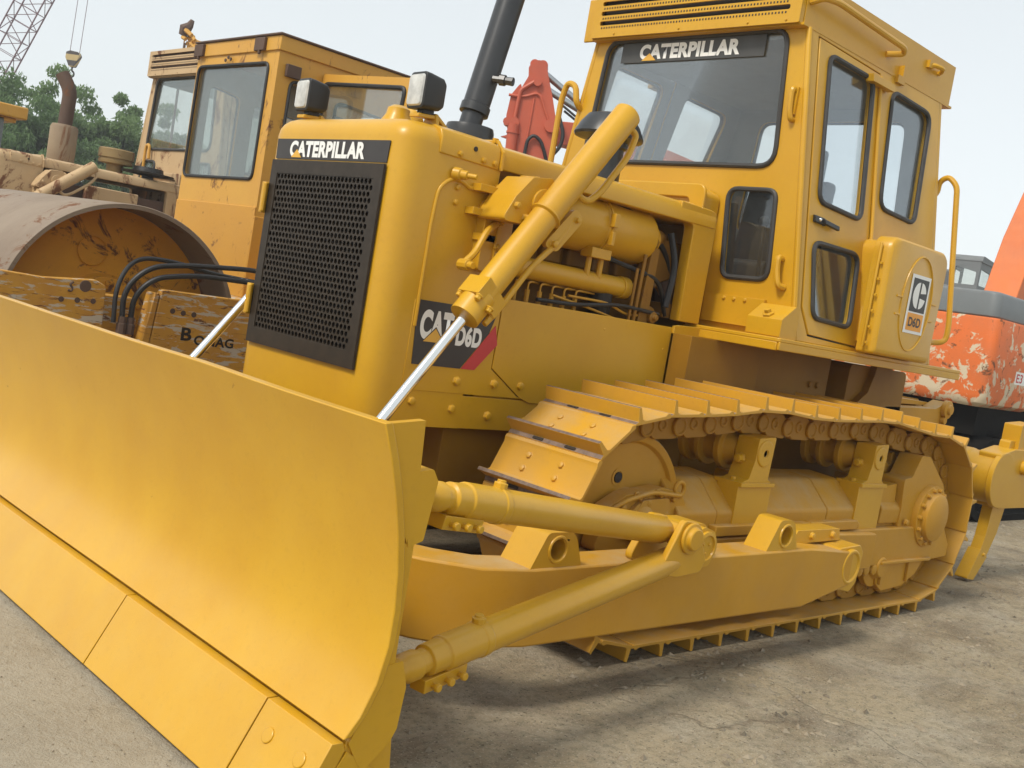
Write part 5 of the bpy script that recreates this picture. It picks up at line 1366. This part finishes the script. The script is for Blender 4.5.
# ================================================================== trees
def tree(x, y, H, W, seed, mat, label, dens=1.):
    global ORG
    rg = random.Random(seed); base = V(x, y, 0); ORG = base
    root = thing('tree', label, 'tree', base, group='trees beyond the yard')
    t = MB(); tips = []
    trunk = [base, base+V(rg.uniform(-.1, .1), rg.uniform(-.1, .1), H*.22), base+V(rg.uniform(-.2, .2), rg.uniform(-.2, .2), H*.45), base+V(rg.uniform(-.3, .3), rg.uniform(-.3, .3), H*.72)]
    t.pipe(trunk, .1, 8, radii=[.17, .13, .09, .04])
    for k in range(30):
        s = rg.uniform(.15, .95); p0 = trunk[1].lerp(trunk[3], s); a = rg.random()*6.283; l = W*rg.uniform(.45, 1.)*(1-.45*abs(s-.45))
        e = p0+V(math.cos(a)*l, math.sin(a)*l, l*rg.uniform(.1, .65)*(1.2-s*.4)); mid = (p0+e)/2+V(0, 0, .15*l)
        t.pipe([p0, mid, e], .03, 5, radii=[.05, .03, .01]); tips += [(e, 1.), (mid, .8), (p0.lerp(e, .75)+V(rg.uniform(-.3, .3), rg.uniform(-.3, .3), .1), .9)]
    for k in range(9): tips.append((trunk[3]+V(rg.gauss(0, W*.22), rg.gauss(0, W*.22), rg.uniform(0, H*.25)), .8))
    t.build('trunk', M_bark, root)
    c = MB(); bm = c.bm
    for p, q in tips:
        R_ = rg.uniform(.30, .62)*W*.42*q
        for k in range(int(330*dens)):
            d = V(rg.gauss(0, 1), rg.gauss(0, 1), rg.gauss(0, 1)); d = d.normalized()*R_*rg.random()**.45
            o = p+V(d.x, d.y, d.z*.75-R_*.25*abs(rg.gauss(0, 1))*.5); s = rg.uniform(.028, .06)
            n1 = V(rg.gauss(0, .7), rg.gauss(0, .7), rg.gauss(-.9, .8)).normalized(); n2 = n1.orthogonal().normalized()
            n2 = (n2*math.cos(k)+n1.cross(n2)*math.sin(k)) 
            vs = [bm.verts.new(o+n1*s*1.6), bm.verts.new(o+n2*s*.6), bm.verts.new(o-n1*s*1.6), bm.verts.new(o-n2*s*.6)]
            bm.faces.new(vs)
    c.build('crown', mat, root, smooth=0)
    ORG = V(0, 0, 0)
tree(-4.2, -27.4, 5.0, 2.5, 1, M_leaf2, 'dark dense tree at the left edge beyond the yellow roofed machine')
tree(-5.3, -28.8, 5.1, 2.2, 2, M_leaf2, 'dark rounded tree standing left of the rusty exhaust pipe, under the crane boom')
tree(-7.4, -30.2, 6.2, 2.1, 3, M_leaf, 'pale green wispy tree directly behind the rusty exhaust pipe')
tree(-8.9, -30.0, 5.9, 1.9, 4, M_leaf, 'light green tree right of the rusty exhaust, nearest the beige cab')
tree(-10.6, -29.4, 5.0, 1.8, 5, M_leaf, 'low light green tree mostly hidden behind the beige cab')
tree(-2.4, -28.4, 4.9, 2.4, 6, M_leaf2, 'dark tree mostly outside the left edge of the picture')

# bit of splintered wood on the floor by the blade
s = MB(); p0 = V(4.52, .30, .004); p1 = V(4.37, .335, .006)
ORG = p0.copy()
s.rings([[p+V(0, .010*k, 0)+V(0, 0, h) for k, h in ((-1, 0), (1, 0), (.7, .008), (-.6, .006))] for p in (p0, p0.lerp(p1, .4)+V(0, .006, 0), p1)])
tag(s.build('wood_splinter', plain('raw_wood', (.50, .40, .24), .8, 0, .3, 30)), 'thin splinter of pale wood lying on the floor before the blade', 'wood scrap')
ORG = V(0, 0, 0)

# ------------------------------------------------------------------ hazy air
hz = MB(); hz.box(-40, 12, -52, 14, -1, 22)
ho = hz.build('haze', [], smooth=0)
hm = bpy.data.materials.new('haze_air'); hm.use_nodes = True; nn_ = hm.node_tree.nodes; nn_.remove(nn_['Principled BSDF'])
pv_ = nn_.new('ShaderNodeVolumePrincipled'); pv_.inputs['Density'].default_value = .0025; pv_.inputs['Color'].default_value = (.95, .97, 1, 1); pv_.inputs['Anisotropy'].default_value = .2
hm.node_tree.links.new(pv_.outputs[0], nn_['Material Output'].inputs['Volume'])
ho.data.materials.append(hm); tag(ho, kind='stuff')
